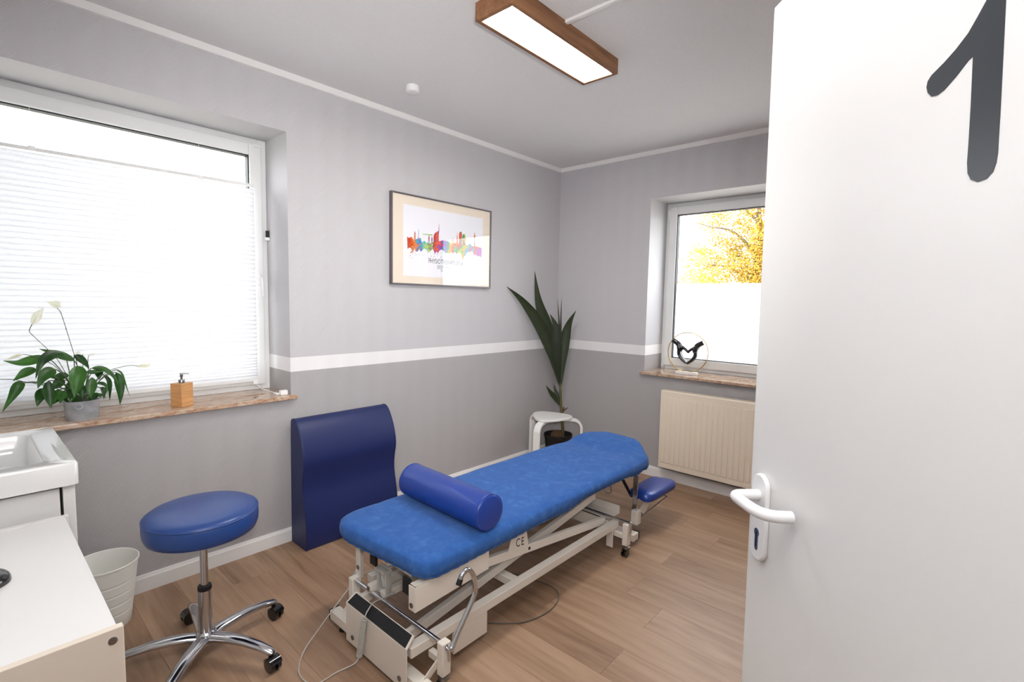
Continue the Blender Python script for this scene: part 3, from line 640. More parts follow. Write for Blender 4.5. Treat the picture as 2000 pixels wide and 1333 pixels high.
FLOW = [
 ([(-3.485, 0.08, 1.046), (-3.517, 0.074, 1.13), (-3.544, 0.068, 1.175), (-3.595, 0.062, 1.247), (-3.603, 0.056, 1.266), (-3.594, 0.05, 1.292)],[(-3.594, 0.05, 1.292), (-3.581, 0.05, 1.32), (-3.569, 0.05, 1.342), (-3.554, 0.05, 1.362)],0.028),
 ([(-3.455, 0.08, 1.11), (-3.463, 0.074, 1.15), (-3.482, 0.068, 1.247), (-3.5, 0.062, 1.334), (-3.508, 0.056, 1.353), (-3.519, 0.05, 1.363)],[(-3.505, 0.05, 1.363), (-3.517, 0.05, 1.372), (-3.53, 0.05, 1.379), (-3.547, 0.05, 1.388)],0.030),
 ([(-3.513, 0.07, 1.083), (-3.553, 0.06, 1.13), (-3.593, 0.05, 1.157), (-3.627, 0.04, 1.168)],[(-3.627, 0.04, 1.168), (-3.645, 0.04, 1.163), (-3.661, 0.04, 1.156), (-3.68, 0.04, 1.148)],0.012),
 ([(-3.388, 0.09, 1.024), (-3.364, 0.087, 1.052), (-3.328, 0.085, 1.074), (-3.268, 0.083, 1.087), (-3.231, 0.08, 1.081)],[(-3.233, 0.08, 1.083), (-3.214, 0.08, 1.08), (-3.195, 0.08, 1.082), (-3.175, 0.08, 1.093)],0.017),
 ([(-3.417, 0.1, 1.036), (-3.415, 0.1, 1.105), (-3.413, 0.1, 1.134), (-3.409, 0.1, 1.144)],[(-3.411, 0.1, 1.144), (-3.399, 0.1, 1.148), (-3.39, 0.1, 1.149), (-3.377, 0.1, 1.149)],0.006),
 ([(-3.431, 0.11, 1.105), (-3.43, 0.11, 1.135), (-3.43, 0.11, 1.15)],[(-3.454, 0.11, 1.149), (-3.45, 0.11, 1.158), (-3.442, 0.11, 1.159), (-3.435, 0.11, 1.147)],0.008),
]
def leaf_blade(m, path, width, view, fold=0.25, n=5, prof=None):
    """a leaf blade along path; view = direction its face turns to"""
    P = smoothpath(path, n); L_ = len(P); rows = []
    for i, p in enumerate(P):
        t = i/(L_-1)
        w = width*0.5*(prof(t) if prof else (math.sin(math.pi*min(1, t**0.72))**1.15*(1-0.2*t)*1.05 + 0.02))
        T = (P[min(i+1, L_-1)] - P[max(i-1, 0)]).normalized(); v = Vector(view); sd = T.cross(v)
        sd = sd.normalized() if sd.length > 1e-4 else Vector((1, 0, 0)); nn = sd.cross(T).normalized()
        rows.append([p - sd*w + nn*w*fold, p - sd*w*0.5 + nn*w*fold*0.35, p.copy(), p + sd*w*0.5 + nn*w*fold*0.35, p + sd*w + nn*w*fold])
    m.grid(rows)
pot_c = Vector((-3.448, 0.055, 0.866))
ly = thing('peace_lily', pot_c, 'white-flowering peace lily in a zinc pot on the left sill', 'plant')
MB().lathe([(0.056, 0), (0.058, 0.003), (0.0625, 0.076), (0.0655, 0.080), (0.0655, 0.084), (0.062, 0.084), (0.060, 0.076), (0.057, 0.05)], pot_c, 40, sy=0.78, close=False).build('pot', 'zinc', ly)
MB().lathe([(0.0575, 0.0), (0.0575, 0.0015)], pot_c + Vector((0, 0, 0.001)), 32, sy=0.78).build('pot_base', 'zinc', ly)
MB().lathe([(0.0605, 0.066), (0.045, 0.074), (0.02, 0.080), (0.001, 0.081)], pot_c, 28, sy=0.78).build('soil', 'soil', ly)
MB().tube([(pot_c.x + 0.0325 + 0.012*math.cos(a) - 0.05, pot_c.y - 0.058 + 0.004*math.sin(a), pot_c.z + 0.064 + 0.010*math.sin(a)) for a in [2*math.pi*k/16 for k in range(17)]], 0.0018, 6, cap=False).build('ring_handle', 'zinc', ly)
for i, (pth, w) in enumerate(LILY):
    m = MB(); b0 = Vector(pth[0]); rnd_ = random.Random(i)
    leaf_blade(m, pth, w*1.3, (0.15+rnd_.uniform(-.35, .35), -1.0, 0.65+rnd_.uniform(-.3, .3)), 0.28)
    lf = m.build('leaf', 'lily_leaf', ly, smooth=180)
    root = pot_c + Vector((rnd_.uniform(-.025, .025), rnd_.uniform(-.015, .02), 0.074)); midp = (root + b0)/2 + Vector((0, 0, 0.03)) + (b0-root)*0.02
    MB().tube(smoothpath([root, midp, b0, Vector(pth[1])], 5), [0.0021]*11 + [0.0016]*4 + [0.0008], 6).build('petiole', 'lily_stem', lf)
for st, sp, w in FLOW:
    root = pot_c + Vector((0.0, 0.005, 0.074)); m = MB().tube(smoothpath([root] + st, 6), 0.0014, 6)
    f_ = m.build('flower', 'lily_stem', ly)
    m = MB(); leaf_blade(m, sp, w*1.15, (0.2, -1, 0.35), 0.45); m.build('spathe', 'spathe', f_, smooth=180)
    a_ = Vector(sp[0]); b_ = a_.lerp(Vector(sp[2]), 0.55) + Vector((0, -0.004, 0.002)); MB().tube([a_, a_.lerp(b_, 0.5), b_], [w*0.07, w*0.08, w*0.05], 8).build('spadix', 'spathe', f_)
for ps in ([(-3.75, 0.03, 1.076), (-3.668, 0.03, 1.069), (-3.625, 0.03, 1.053), (-3.594, 0.03, 1.043), (-3.52, 0.03, 1.008), (-3.46, 0.05, 0.945)], [(-3.63, 0.02, 1.052), (-3.59, 0.02, 1.05), (-3.53, 0.03, 1.0), (-3.47, 0.05, 0.945)]):
    MB().tube(smoothpath(ps, 6), 0.0014, 6).build('stalk', 'lily_stem', ly)
for i in range(12):
    rnd_ = random.Random(40+i); a = rnd_.uniform(0, 6.28); r_ = rnd_.uniform(0.02, 0.05); q = pot_c + Vector((r_*math.cos(a), r_*0.7*math.sin(a), 0.078))
    e = q + Vector((math.cos(a)*0.035, math.sin(a)*0.03, rnd_.uniform(0.01, 0.045))); m = MB(); leaf_blade(m, [q, q.lerp(e, .4)+Vector((0, 0, .012)), e, e+Vector((math.cos(a)*.015, math.sin(a)*.012, -.015))], 0.018, (0.2, -1, 0.8)); m.build('leaf', 'lily_leaf', ly, smooth=180)

# ------------------------------------------------------------------ soap dispenser
sc_ = Vector((-3.062, 0.058, 0.866))
sd_ = thing('soap_dispenser', sc_, 'square bamboo soap dispenser with a steel pump on the granite sill', 'soap dispenser')
SM = Matrix.Translation(sc_) @ Matrix.Rotation(R(28), 4, 'Z')
MB(SM).box(-0.034, 0.034, -0.034, 0.034, 0.0005, 0.118).build('body', 'bamboo', sd_, bevel=0.0015)
MB(SM).lathe([(0.0145, 0.118), (0.0145, 0.133), (0.0135, 0.135), (0.006, 0.135)], (0, 0, 0), 24).build('collar', 'steel', sd_)
MB(SM).lathe([(0.0048, 0.135), (0.0048, 0.148), (0.0068, 0.151), (0.0068, 0.166), (0.006, 0.1675)], (0, 0, 0), 20).build('pump_head', 'steel', sd_)
MB().tube([sc_ + Vector(p) for p in ((0.0, 0, 0.163), (0.015, -0.004, 0.1635), (0.028, -0.008, 0.1625), (0.031, -0.009, 0.160))], [0.003, 0.0028, 0.0024, 0.0022], 8).build('spout', 'steel', sd_)

# ------------------------------------------------------------------ washbasin and its cabinet, white low cabinet
sx1, sy0, sy1, sz1 = -3.553, -0.680, -0.048, 0.866
wb = thing('washbasin', (-3.85, -0.36, 0.79), 'white ceramic washbasin with a deep recess below the window sill', 'washbasin')
sx0 = -4.20; bx0_, bx1_, by0_, by1_ = -4.13, -3.628, -0.618, -0.092
m = MB()
outer = round_poly([(sx0, sy0), (sx1, sy0), (sx1, sy1), (sx0, sy1)], 0.022, 6); rim = round_poly([(sx0+.006, sy0+.006), (sx1-.006, sy0+.006), (sx1-.006, sy1-.006), (sx0+.006, sy1-.006)], 0.020, 6)
inn = round_poly([(bx0_, by0_), (bx1_, by0_), (bx1_, by1_), (bx0_, by1_)], 0.035, 6); inn2 = round_poly([(bx0_+.008, by0_+.008), (bx1_-.008, by0_+.008), (bx1_-.008, by1_-.008), (bx0_+.008, by1_-.008)], 0.035, 6)
bot = round_poly([(bx0_+.018, by0_+.02), (bx1_-.018, by0_+.02), (bx1_-.018, by1_-.02), (bx0_+.018, by1_-.02)], 0.05, 6)
loops = [(outer, 0.790), (outer, 0.858), (rim, sz1), (inn, sz1), (inn2, sz1-0.010), (bot, 0.745)]
n_ = len(outer)
vs = [Vector((p[0], p[1], z)) for lp_, z in loops for p in lp_]; fs = [(i*n_+k, i*n_+(k+1) % n_, (i+1)*n_+(k+1) % n_, (i+1)*n_+k) for i in range(len(loops)-1) for k in range(n_)]
fs.append(tuple(range((len(loops)-1)*n_, len(loops)*n_)))
m.add(vs, fs); m.build('basin', 'ceramic', wb, smooth=50)
MB().lathe([(0.022, 0.7452), (0.022, 0.747), (0.012, 0.7475)], (-3.87, -0.365, 0), 20).build('drain', 'chrome', wb)
vc = thing('vanity_cabinet', (-3.85, -0.35, 0), 'white vanity cabinet under the washbasin', 'cabinet')
m = MB(); m.box(-4.19, -4.172, -0.636, -0.05, 0.0, 0.789); m.box(-4.172, -3.596, -0.066, -0.05, 0.0, 0.789); m.box(-4.172, -3.596, -0.636, -0.066, 0.03, 0.05)
m.build('body', 'white_lacquer', vc, smooth=0)
MB().box(-4.18, -3.602, -0.657, -0.638, 0.42, 0.780).build('drawer_front', 'white_lacquer', vc, bevel=0.002)
MB().box(-4.18, -3.600, -0.657, -0.638, 0.06, 0.415).build('drawer_front', 'white_lacquer', vc, bevel=0.002)
MB().box(-3.5945, -3.5635, -0.660, -0.0505, 0.0, 0.7885).build('side_panel', 'white_lacquer', vc, bevel=0.002)
lc = thing('low_cabinet', (-3.9, -1.1, 0), 'white low cabinet in the left foreground with a metal screw on its side', 'cabinet')
MB().box(-4.235, -3.597, -1.497, -0.712, 0.02, 0.696).build('top_and_carcass', 'white_lacquer', lc, bevel=0.001)
MB().box(-4.24, -3.588, -1.515, -1.497, 0.0, 0.7005).build('side_panel', 'warm_panel', lc, bevel=0.0012)
MB().box(-4.24, -3.588, -0.712, -0.694, 0.0, 0.7005).build('side_panel', 'white_lacquer', lc, bevel=0.0012)
s_ = MB().lathe([(0.0085, 0), (0.0085, -0.0015), (0.0075, -0.002), (0.004, -0.002), (0.004, -0.0012)], (-3.608, -1.5150, 0.675), 20, T=Matrix.Rotation(R(-90), 4, 'X')).build('screw', 'steel', lc)
cm_ = thing('computer_mouse', (-3.805, -1.075, 0.6965), 'glossy black computer mouse on the white low cabinet', 'computer mouse')
m = MB(); rows = []
for i in range(9):
    t = i/8; rows.append([Vector((-3.805 + 0.066*math.cos(a)*math.cos(t*1.45)**0.7, -1.075 + 0.062*math.sin(a)*math.cos(t*1.45)**0.7, 0.6975 + 0.030*math.sin(t*math.pi/2)**0.8)) for a in [2*math.pi*k/36 for k in range(37)]])
m.grid(rows); m.build('shell', 'black_gloss', cm_, smooth=60, merge=True)
MB().tube([(-3.79, -1.075, 0.7275), (-3.765, -1.075, 0.725)], 0.003, 8).build('scroll_wheel', 'black_rubber', cm_)

# ------------------------------------------------------------------ waste bin
bc = Vector((-3.432, -0.190, 0)); bh = 0.285
bn = thing('waste_bin', bc, 'off-white plastic waste bin beside the vanity cabinet', 'waste bin')
def br(z): return 0.083 + (0.118-0.083)*z/bh
prof = [(0.079, 0.0), (0.083, 0.004)]
for z in (0.07, 0.115, 0.16, 0.205): prof += [(br(z-0.008), z-0.008), (br(z-0.0016), z-0.0016), (br(z)-0.0009, z), (br(z+0.0016), z+0.0016), (br(z+0.008), z+0.008)]
prof += [(br(bh-0.012), bh-0.012), (0.120, bh-0.009), (0.121, bh-0.002), (0.119, bh), (0.116, bh-0.002), (br(bh-.06)-0.003, bh-0.06), (0.080, 0.006), (0.001, 0.005)]
MB().lathe(prof, bc, 48).build('bucket', 'bin_plastic', bn)

# ------------------------------------------------------------------ blue swivel stool
wc = Vector((-3.205, -0.712, 0))
ws = thing('swivel_stool', wc, 'round blue vinyl swivel stool on a chrome five-star base', 'stool')
pr = [(0.001, 0.517), (0.165, 0.517), (0.186, 0.523), (0.1925, 0.540), (0.194, 0.560), (0.1935, 0.585), (0.189, 0.598), (0.178, 0.607), (0.155, 0.613), (0.10, 0.618), (0.04, 0.6195), (0.001, 0.62)]
st = MB().lathe(pr, wc, 64, close=False).build('seat', 'blue_vinyl', ws, smooth=80, merge=True)
MB().tube([wc + Vector((0.1915*math.cos(a), 0.1915*math.sin(a), 0.594)) for a in [2*math.pi*k/80 for k in range(81)]], 0.0028, 6, cap=False).build('seam', 'blue_vinyl', st, smooth=80)
MB().lathe([(0.001, 0.5165), (0.10, 0.5165), (0.10, 0.510), (0.02, 0.505)], wc, 24).build('seat_plate', 'black_rubber', ws)
MB().lathe([(0.0135, 0.28), (0.0135, 0.508)], wc, 24).build('gas_lift', 'chrome', ws)
MB().lathe([(0.0235, 0.297), (0.0245, 0.293), (0.0245, 0.282), (0.0235, 0.280)], wc, 24).build('collar', 'black_rubber', ws)
MB().lathe([(0.026, 0.105), (0.0245, 0.16), (0.023, 0.22), (0.023, 0.282)], wc, 28).build('column', 'chrome', ws)
MB().lathe([(0.018, 0.065), (0.036, 0.070), (0.040, 0.085), (0.036, 0.103), (0.027, 0.112)], wc, 28).build('hub', 'chrome', ws)
def make_arm(a):
    d = Vector((math.cos(a), math.sin(a), 0))
    P = [wc + d*r_ + Vector((0, 0, z)) for r_, z in ((0.02, 0.084), (0.06, 0.092), (0.12, 0.096), (0.18, 0.094), (0.245, 0.084), (0.288, 0.072), (0.300, 0.066))]
    return MB().tube(P, [0.024, 0.0235, 0.022, 0.020, 0.0178, 0.016, 0.012], 12, ell=[(1.15, 0.75)]*7).build('arm', 'chrome', ws, smooth=70)
def make_castor(arm, a, yaw):
    d = Vector((math.cos(a), math.sin(a), 0)); c = wc + d*0.288
    ax = Vector((math.cos(yaw), math.sin(yaw), 0)); tr = Vector((-ax.y, ax.x, 0)); c2 = c + tr*0.014
    cst = MB().tube([c + Vector((0, 0, 0.04)), c + Vector((0, 0, 0.066))], 0.008, 8)
    for s in (-1, 1):
        p = c2 + ax*s*0.013 + Vector((0, 0, 0.0275))
        cst.tube([p - ax*0.0085, p - ax*0.007, p + ax*0.007, p + ax*0.0085], [0.021, 0.027, 0.027, 0.021], 20, up=(0, 0, 1))
    hood = []
    for k in range(9):
        t = R(20 + k*17.5); hood.append([c2 + ax*u + tr*0.030*math.cos(t)*-1 + Vector((0, 0, 0.0275 + 0.030*math.sin(t))) for u in (-0.0225, 0.0, 0.0225)])
    cst.grid(hood)
    return cst.build('castor', 'black_gloss', arm, smooth=50)
for k, yw in enumerate((R(200), R(95), R(60), R(160), R(190))):
    a = R(12 + 72*k); make_castor(make_arm(a), a, yw)

# ------------------------------------------------------------------ leaning wedge cushion
cu = thing('wedge_cushion', (-2.25, -0.1, 0), 'big navy vinyl wave-shaped cushion leaning on the wall', 'cushion')
front = [(-0.196, 0.0), (-0.203, 0.02), (-0.205, 0.08), (-0.200, 0.16), (-0.185, 0.24), (-0.170, 0.31), (-0.166, 0.36), (-0.172, 0.42), (-0.183, 0.47), (-0.186, 0.51), (-0.178, 0.56), (-0.158, 0.62), (-0.130, 0.675), (-0.105, 0.710), (-0.085, 0.727), (-0.062, 0.734), (-0.040, 0.730), (-0.030, 0.718)]
fp = smoothpath([(y, z, 0) for y, z in front], 4)
poly = [(p.x, p.y) for p in fp] + [(-0.026, 0.6), (-0.022, 0.3), (-0.019, 0.02), (-0.020, 0.0)]
o = MB().prism(poly, 0, -2.556, -1.945).build('foam_block', 'navy_vinyl', cu, smooth=30, bevel=0.007, seg=3)
for xx in (-2.549, -1.952): MB().tube([(xx, p.x-0.0005, p.y) for p in fp], 0.0022, 6).build('seam', 'navy_vinyl', cu, smooth=80)

# ------------------------------------------------------------------ treatment table
tt = thing('treatment_table', (-1.95, -1.17, 0), 'height-adjustable treatment table with a cream scissor frame', 'treatment table')
yc = -1.172
# upholstery under the cover
up_pts = [(-2.755, -1.455), (-2.755, -0.860), (-1.00, -0.860), (-0.74, -0.915), (-0.72, -1.225), (-0.86, -1.405), (-1.10, -1.455)]
def table_outline(d, seg=10):
    pts = [(-2.700-d, -1.455-d), (-1.10, -1.455-d), (-0.925+d*0.6, -1.432-d*0.7), (-0.725+d, -1.255), (-0.74+d, -0.915+d*0.3), (-1.00, -0.860+d), (-2.755-d, -0.860+d)]
    return round_poly(pts, [0.085, 0.10, 0.045, 0.10, 0.12, 0.2, 0.15], seg)
def resample(pts, n):
    L_ = [0.0]
    for i in range(len(pts)): L_.append(L_[-1] + (Vector(pts[(i+1) % len(pts)]) - Vector(pts[i])).length)
    out = []; j = 0
    for k in range(n):
        s_ = L_[-1]*k/n
        while L_[j+1] < s_: j += 1
        t = (s_-L_[j])/max(1e-9, L_[j+1]-L_[j]); out.append(Vector(pts[j]).lerp(Vector(pts[(j+1) % len(pts)]), t))
    return out
def sstep(a, b, x):
    t = max(0, min(1, (x-a)/(b-a))); return t*t*(3-2*t)
def ztop(x): return 0.470 + 0.030*sstep(-1.02, -0.80, x) - 0.008*math.exp(-((x+1.06)/0.07)**2)
def zt(p): return ztop(p.x) - 0.026*sstep(-1.02, -0.86, p.x)*sstep(-1.24, -1.40, p.y)
pad = resample(table_outline(-0.018), 120)
def loft(loops):
    n = len(loops[0]); vs = [p for l in loops for p in l]
    fs = [(i*n+k, i*n+(k+1) % n, (i+1)*n+(k+1) % n, (i+1)*n+k) for i in range(len(loops)-1) for k in range(n)]
    fs.append(tuple(range(n-1, -1, -1))); fs.append(tuple(range((len(loops)-1)*n, len(loops)*n))); return vs, fs
axis_pt = lambda p: Vector((max(-2.45, min(-0.97, p.x)), yc))
def shrink(p, s): return axis_pt(p).lerp(p, s)
lo = [[Vector((*shrink(p, 0.97), zt(p)-0.078)) for p in pad], [Vector((*p, zt(p)-0.070)) for p in pad], [Vector((*p, zt(p)-0.035)) for p in pad], [Vector((*shrink(p, 0.95), zt(p)-0.018)) for p in pad]]
lo += [[Vector((*shrink(p, s_), zt(shrink(p, s_))-0.018)) for p in pad] for s_ in (0.7, 0.4, 0.1)]
MB().add(*loft(lo)).build('upholstery', 'blue_vinyl', tt, smooth=50)
# sub-frame and side plates
for y in (-1.355, -0.985): MB().box(-2.66, -1.02, y-0.015, y+0.015, 0.358, 0.391).build('seat_rail', 'cream_metal', tt, bevel=0.002)
MB().box(-2.68, -2.64, -1.335, -1.005, 0.358, 0.391).build('seat_cross_bar', 'cream_metal', tt, bevel=0.002)
MB().box(-1.18, -1.14, -1.335, -1.005, 0.358, 0.391).build('seat_cross_bar', 'cream_metal', tt, bevel=0.002)
np_ = MB(); np_.prism([(-2.726, 0.277), (-2.345, 0.292), (-2.345, 0.385), (-2.726, 0.374)], 1, -1.425, -1.421); np_.box(-2.730, -2.726, -1.425, -1.385, 0.277, 0.372); np_.box(-2.726, -2.346, -1.421, -1.390, 0.374, 0.378)
s1 = np_.build('side_plate', 'cream_metal', tt, smooth=0, bevel=0.0015); bolt(s1, (-2.7315, -1.405, 0.300), 0)
fp_ = MB(); fp_.prism([(-2.66, 0.165), (-2.625, 0.165), (-2.625, 0.385), (-2.66, 0.385)], 1, -0.905, -0.900); fp_.box(-2.66, -2.656, -0.935, -0.905, 0.165, 0.385)
s2 = fp_.build('far_bracket', 'cream_metal', tt, smooth=0); bolt(s2, (-2.6615, -0.92, 0.232), 0)
for xs_, y in ((-2.66, -1.044), (-2.722, -1.365)): MB().box(xs_-0.006, xs_+0.006, y-0.022, y+0.022, 0.325 if y < -1.2 else 0.290, 0.386).build('strap', 'black_rubber', tt, bevel=0.002)
# base: rails, cross bars
RZ0, RZ1 = 0.130, 0.169
for xs_, y0, y1 in ((-2.765, -1.45, -1.41), (-2.60, -0.935, -0.895)):
    MB().box(xs_, -1.295 if y0 < -1.2 else -1.37, y0, y1, RZ0, RZ1).build('base_rail', 'cream_metal', tt, bevel=0.003)
hb = MB().box(-2.56, -2.375, -1.449, -1.437, 0.036, 0.1305).build('rail_plate', 'cream_metal', tt, bevel=0.001)
MB().box(-2.745, -2.72, -1.41, -1.06, 0.131, 0.168).build('base_cross_bar', 'cream_metal', tt, bevel=0.002)
MB().box(-2.18, -2.14, -1.41, -0.935, 0.131, 0.168).build('base_cross_bar', 'cream_metal', tt, bevel=0.002)
MB().box(-2.778, -2.732, -1.545, -0.885, 0.030, 0.070).build('foot_bar', 'cream_metal', tt, bevel=0.002)
MB().box(-2.779, -2.731, -0.885, -0.880, 0.029, 0.071).build('end_cap', 'black_rubber', tt)
for y in (-0.955, -1.43): MB().lathe([(0.017, 0.0005), (0.017, 0.006), (0.010, 0.016), (0.007, 0.030)], (-2.755, y, 0), 18).build('rubber_foot', 'black_rubber', tt)
# end panel with the sloping black grip
pnl = MB(); pnl.prism([(-1.450, 0.016), (-1.450, 0.178), (-1.037, 0.178), (-1.037, 0.016)], 0, -2.787, -2.783)
pnl.add([(-2.787, -1.450, 0.178), (-2.787, -1.037, 0.178), (-2.745, -1.042, 0.206), (-2.745, -1.440, 0.206), (-2.783, -1.450, 0.174), (-2.783, -1.037, 0.174), (-2.743, -1.042, 0.202), (-2.743, -1.440, 0.202)], [(0, 1, 2, 3), (7, 6, 5, 4), (0, 4, 5, 1), (1, 5, 6, 2), (2, 6, 7, 3), (3, 7, 4, 0)])
pn = pnl.build('end_panel', 'cream_metal', tt, smooth=0)
nrm = Vector((-0.028, 0, 0.042)).normalized()*0.0012
gp = [Vector(p) for p in ((-2.7855, -1.441, 0.179), (-2.7855, -1.046, 0.179), (-2.7475, -1.051, 0.2043), (-2.7475, -1.431, 0.2043))]
MB().add([p + nrm for p in gp] + [p + nrm*0.1 for p in gp], [(0, 1, 2, 3), (0, 4, 5, 1), (1, 5, 6, 2), (2, 6, 7, 3), (3, 7, 4, 0)]).build('grip_mat', 'grip_black', pn, smooth=0)
for y in (-1.09, -1.41): bolt(pn, (-2.7885, y, 0.050), 0)
# castor posts
def post(x, y, sgn):
    p = MB().box(x-0.020, x+0.020, y-0.017, y+0.017, 0.066, 0.192).build('castor_post', 'cream_metal', tt, bevel=0.004)
    MB().lathe([(0.013, 0.064), (0.021, 0.061), (0.023, 0.052), (0.018, 0.044), (0.010, 0.042)], (x, y, 0), 18).build('castor_cup', 'steel', p)
    w_ = MB()
    for s in (-1, 1): w_.tube([(x-0.010, y + s*0.010 - 0.005, 0.0225), (x-0.010, y + s*0.010 - 0.005 + 0.009, 0.0225)], [0.0222, 0.0222], 18, up=(0, 0, 1))
    w_.box(x-0.014, x+0.006, y-0.009, y+0.009, 0.022, 0.044)
    w_.build('castor_wheel', 'black_gloss', p)
    return p
for x in (-2.676, -1.340):
    for y in (-1.525, -0.915):
        post(x, y, 1); s_ = 1 if y > yc else -1
        MB().box(x-0.012, x+0.012, min(y - s_*0.075, y - s_*0.012), max(y - s_*0.075, y - s_*0.012), 0.100, 0.126).build('post_arm', 'cream_metal', tt, bevel=0.002)
        MB().bar((x + (-0.07 if x < -2 else 0.07), y - s_*0.028, 0.055), (x, y - s_*0.012, 0.125), 0.028, 0.004, (0, 1, 0)).build('brace', 'cream_metal', tt)
# chrome lifting bars and levers
MB().tube([(-2.678, -1.545, 0.180), (-2.678, -0.897, 0.180)], 0.009, 14).build('lift_bar', 'chrome', tt)
MB().tube(smoothpath([(-2.678, -1.535, 0.180), (-2.675, -1.547, 0.170), (-2.660, -1.550, 0.172), (-2.628, -1.548, 0.212), (-2.548, -1.545, 0.312), (-2.541, -1.545, 0.346), (-2.548, -1.545, 0.388), (-2.566, -1.545, 0.420), (-2.586, -1.545, 0.432), (-2.608, -1.545, 0.424), (-2.619, -1.545, 0.407)], 6), 0.0095, 12).build('lever', 'chrome', tt)
MB().tube([(-2.617, -1.545, 0.410), (-2.627, -1.545, 0.391)], 0.0108, 12).build('lever_cap', 'black_rubber', tt)
MB().tube(smoothpath([(-2.678, -0.90, 0.180), (-2.676, -0.893, 0.174), (-2.668, -0.893, 0.186), (-2.640, -0.897, 0.228)], 6), 0.0065, 10).build('lever', 'chrome', tt)
MB().bar((-2.673, -1.545, 0.176), (-2.667, -1.545, 0.122), 0.014, 0.004, (0, 1, 0)).build('latch', 'chrome', tt)
MB().tube([(-1.340, -1.545, 0.199), (-1.340, -0.897, 0.199)], 0.0065, 12).build('lift_bar', 'chrome', tt)
MB().tube(smoothpath([(-1.340, -1.541, 0.199), (-1.333, -1.548, 0.197), (-1.329, -1.546, 0.186), (-1.335, -1.545, 0.130)], 5), 0.0062, 10).build('latch', 'chrome', tt)
# head-end cross tray and foot bar
tr_ = MB(); tr_.box(-1.33, -1.20, -1.40, -0.945, 0.168, 0.172); tr_.box(-1.204, -1.20, -1.40, -0.945, 0.168, 0.215); tr_.box(-1.33, -1.326, -1.40, -0.945, 0.10, 0.172)
tr_.build('cross_tray', 'cream_metal', tt, smooth=0)
MB().box(-1.36, -1.352, -1.449, -1.409, 0.030, 0.131).build('rail_plate', 'cream_metal', tt)
MB().box(-1.225, -1.165, -1.510, -0.84, 0.035, 0.075).build('foot_bar', 'cream_metal', tt, bevel=0.002)
MB().box(-1.165, -1.155, -1.511, -1.470, 0.034, 0.076).build('end_cap', 'black_rubber', tt)
# scissor arms
for y in (-1.385, -0.965):
    a1 = MB().bar((-2.47, y, 0.318), (-1.36, y, 0.172), 0.026, 0.040).build('scissor_arm', 'cream_metal', tt, bevel=0.003)
    y2 = y + (0.045 if y < yc else -0.045)
    MB().bar((-2.715, y2, 0.134), (-1.40, y2, 0.318), 0.026, 0.040).build('scissor_arm', 'cream_metal', tt, bevel=0.003)
    if y < yc:
        MB().lathe([(0.008, -0.0001), (0.008, 0.0006)], (-2.045, y-0.0134, 0.2625), 18, T=Matrix.Rotation(R(90), 4, 'X')).build('pivot_hole', 'black_rubber', a1)
ce = MB().prism([(-2.20, 0.296), (-2.055, 0.278), (-2.075, 0.372), (-2.165, 0.384)], 1, -1.402, -1.399).build('type_plate', 'cream_metal', tt, smooth=0)
text_mesh('C E', 0.056, 'ink_dark', 'lettering', ce, Matrix(((0.99, 0.0, 0, -2.118), (0, 0, -1, -1.4022), (-0.12, 1, 0, 0.302), (0, 0, 0, 1))), 0.0002, 0.85, 0.8)
MB().bar((-2.42, yc, 0.165), (-1.75, yc, 0.335), 0.05, 0.05).build('lift_motor', 'grey_plastic', tt, bevel=0.006)
MB().box(-1.98, -1.78, yc-0.06, yc+0.06, 0.31, 0.39).build('motor_housing', 'grey_plastic', tt, bevel=0.008)
# hanging hand-control cradle
ck = MB(); ck.box(-2.655, -2.630, -1.125, -1.118, 0.175, 0.275); ck.box(-2.655, -2.630, -1.065, -1.058, 0.175, 0.275); ck.box(-2.634, -2.626, -1.125, -1.058, 0.175, 0.29); ck.box(-2.665, -2.626, -1.127, -1.056, 0.275, 0.287); ck.box(-2.652, -2.630, -1.118, -1.065, 0.175, 0.19)
ck.build('control_cradle', 'grey_plastic', tt, smooth=0, bevel=0.0015)
MB().bar((-2.645, -1.105, 0.21), (-2.640, -1.078, 0.265), 0.02, 0.02).build('control_plug', 'grey_plastic', tt, bevel=0.003)
MB().bar((-2.66, -1.105, 0.180), (-2.30, -1.105, 0.180), 0.028, 0.030).build('upper_rail', 'cream_metal', tt, bevel=0.002)
MB().bar((-2.685, -1.045, 0.195), (-2.25, -1.045, 0.195), 0.024, 0.034).build('upper_rail', 'cream_metal', tt, bevel=0.002)
bolt(tt, (-2.6865, -1.045, 0.195), 0)
# coiled cable and loop
P = []
n_t = 26
for k in range(n_t*10+1):
    t = k/(n_t*10); ax_ = Vector((-2.799, -1.195, 0.185)).lerp(Vector((-2.812, -1.178, 0.028)), t); a = 2*math.pi*n_t*t
    P.append(ax_ + Vector((0.009*math.cos(a), 0.0115*math.sin(a), 0)))
MB().tube(P, 0.0024, 5).build('coiled_cable', 'grey_plastic', tt, smooth=80)
MB().tube(smoothpath([(-2.62, -1.14, 0.19), (-2.70, -1.16, 0.205), (-2.745, -1.175, 0.216), (-2.782, -1.190, 0.205), (-2.799, -1.195, 0.185)], 6), 0.0026, 6).build('cable', 'grey_plastic', tt, smooth=80)
MB().tube(smoothpath([(-2.812, -1.178, 0.028), (-2.835, -1.18, 0.010), (-2.90, -1.165, 0.004), (-2.985, -1.16, 0.004), (-3.00, -1.07, 0.004), (-2.94, -0.98, 0.015), (-2.83, -0.93, 0.06), (-2.72, -0.90, 0.12), (-2.655, -0.885, 0.150), (-2.60, -0.92, 0.19), (-2.50, -0.98, 0.20)], 8), 0.0026, 6).build('cable', 'grey_plastic', tt, smooth=80)
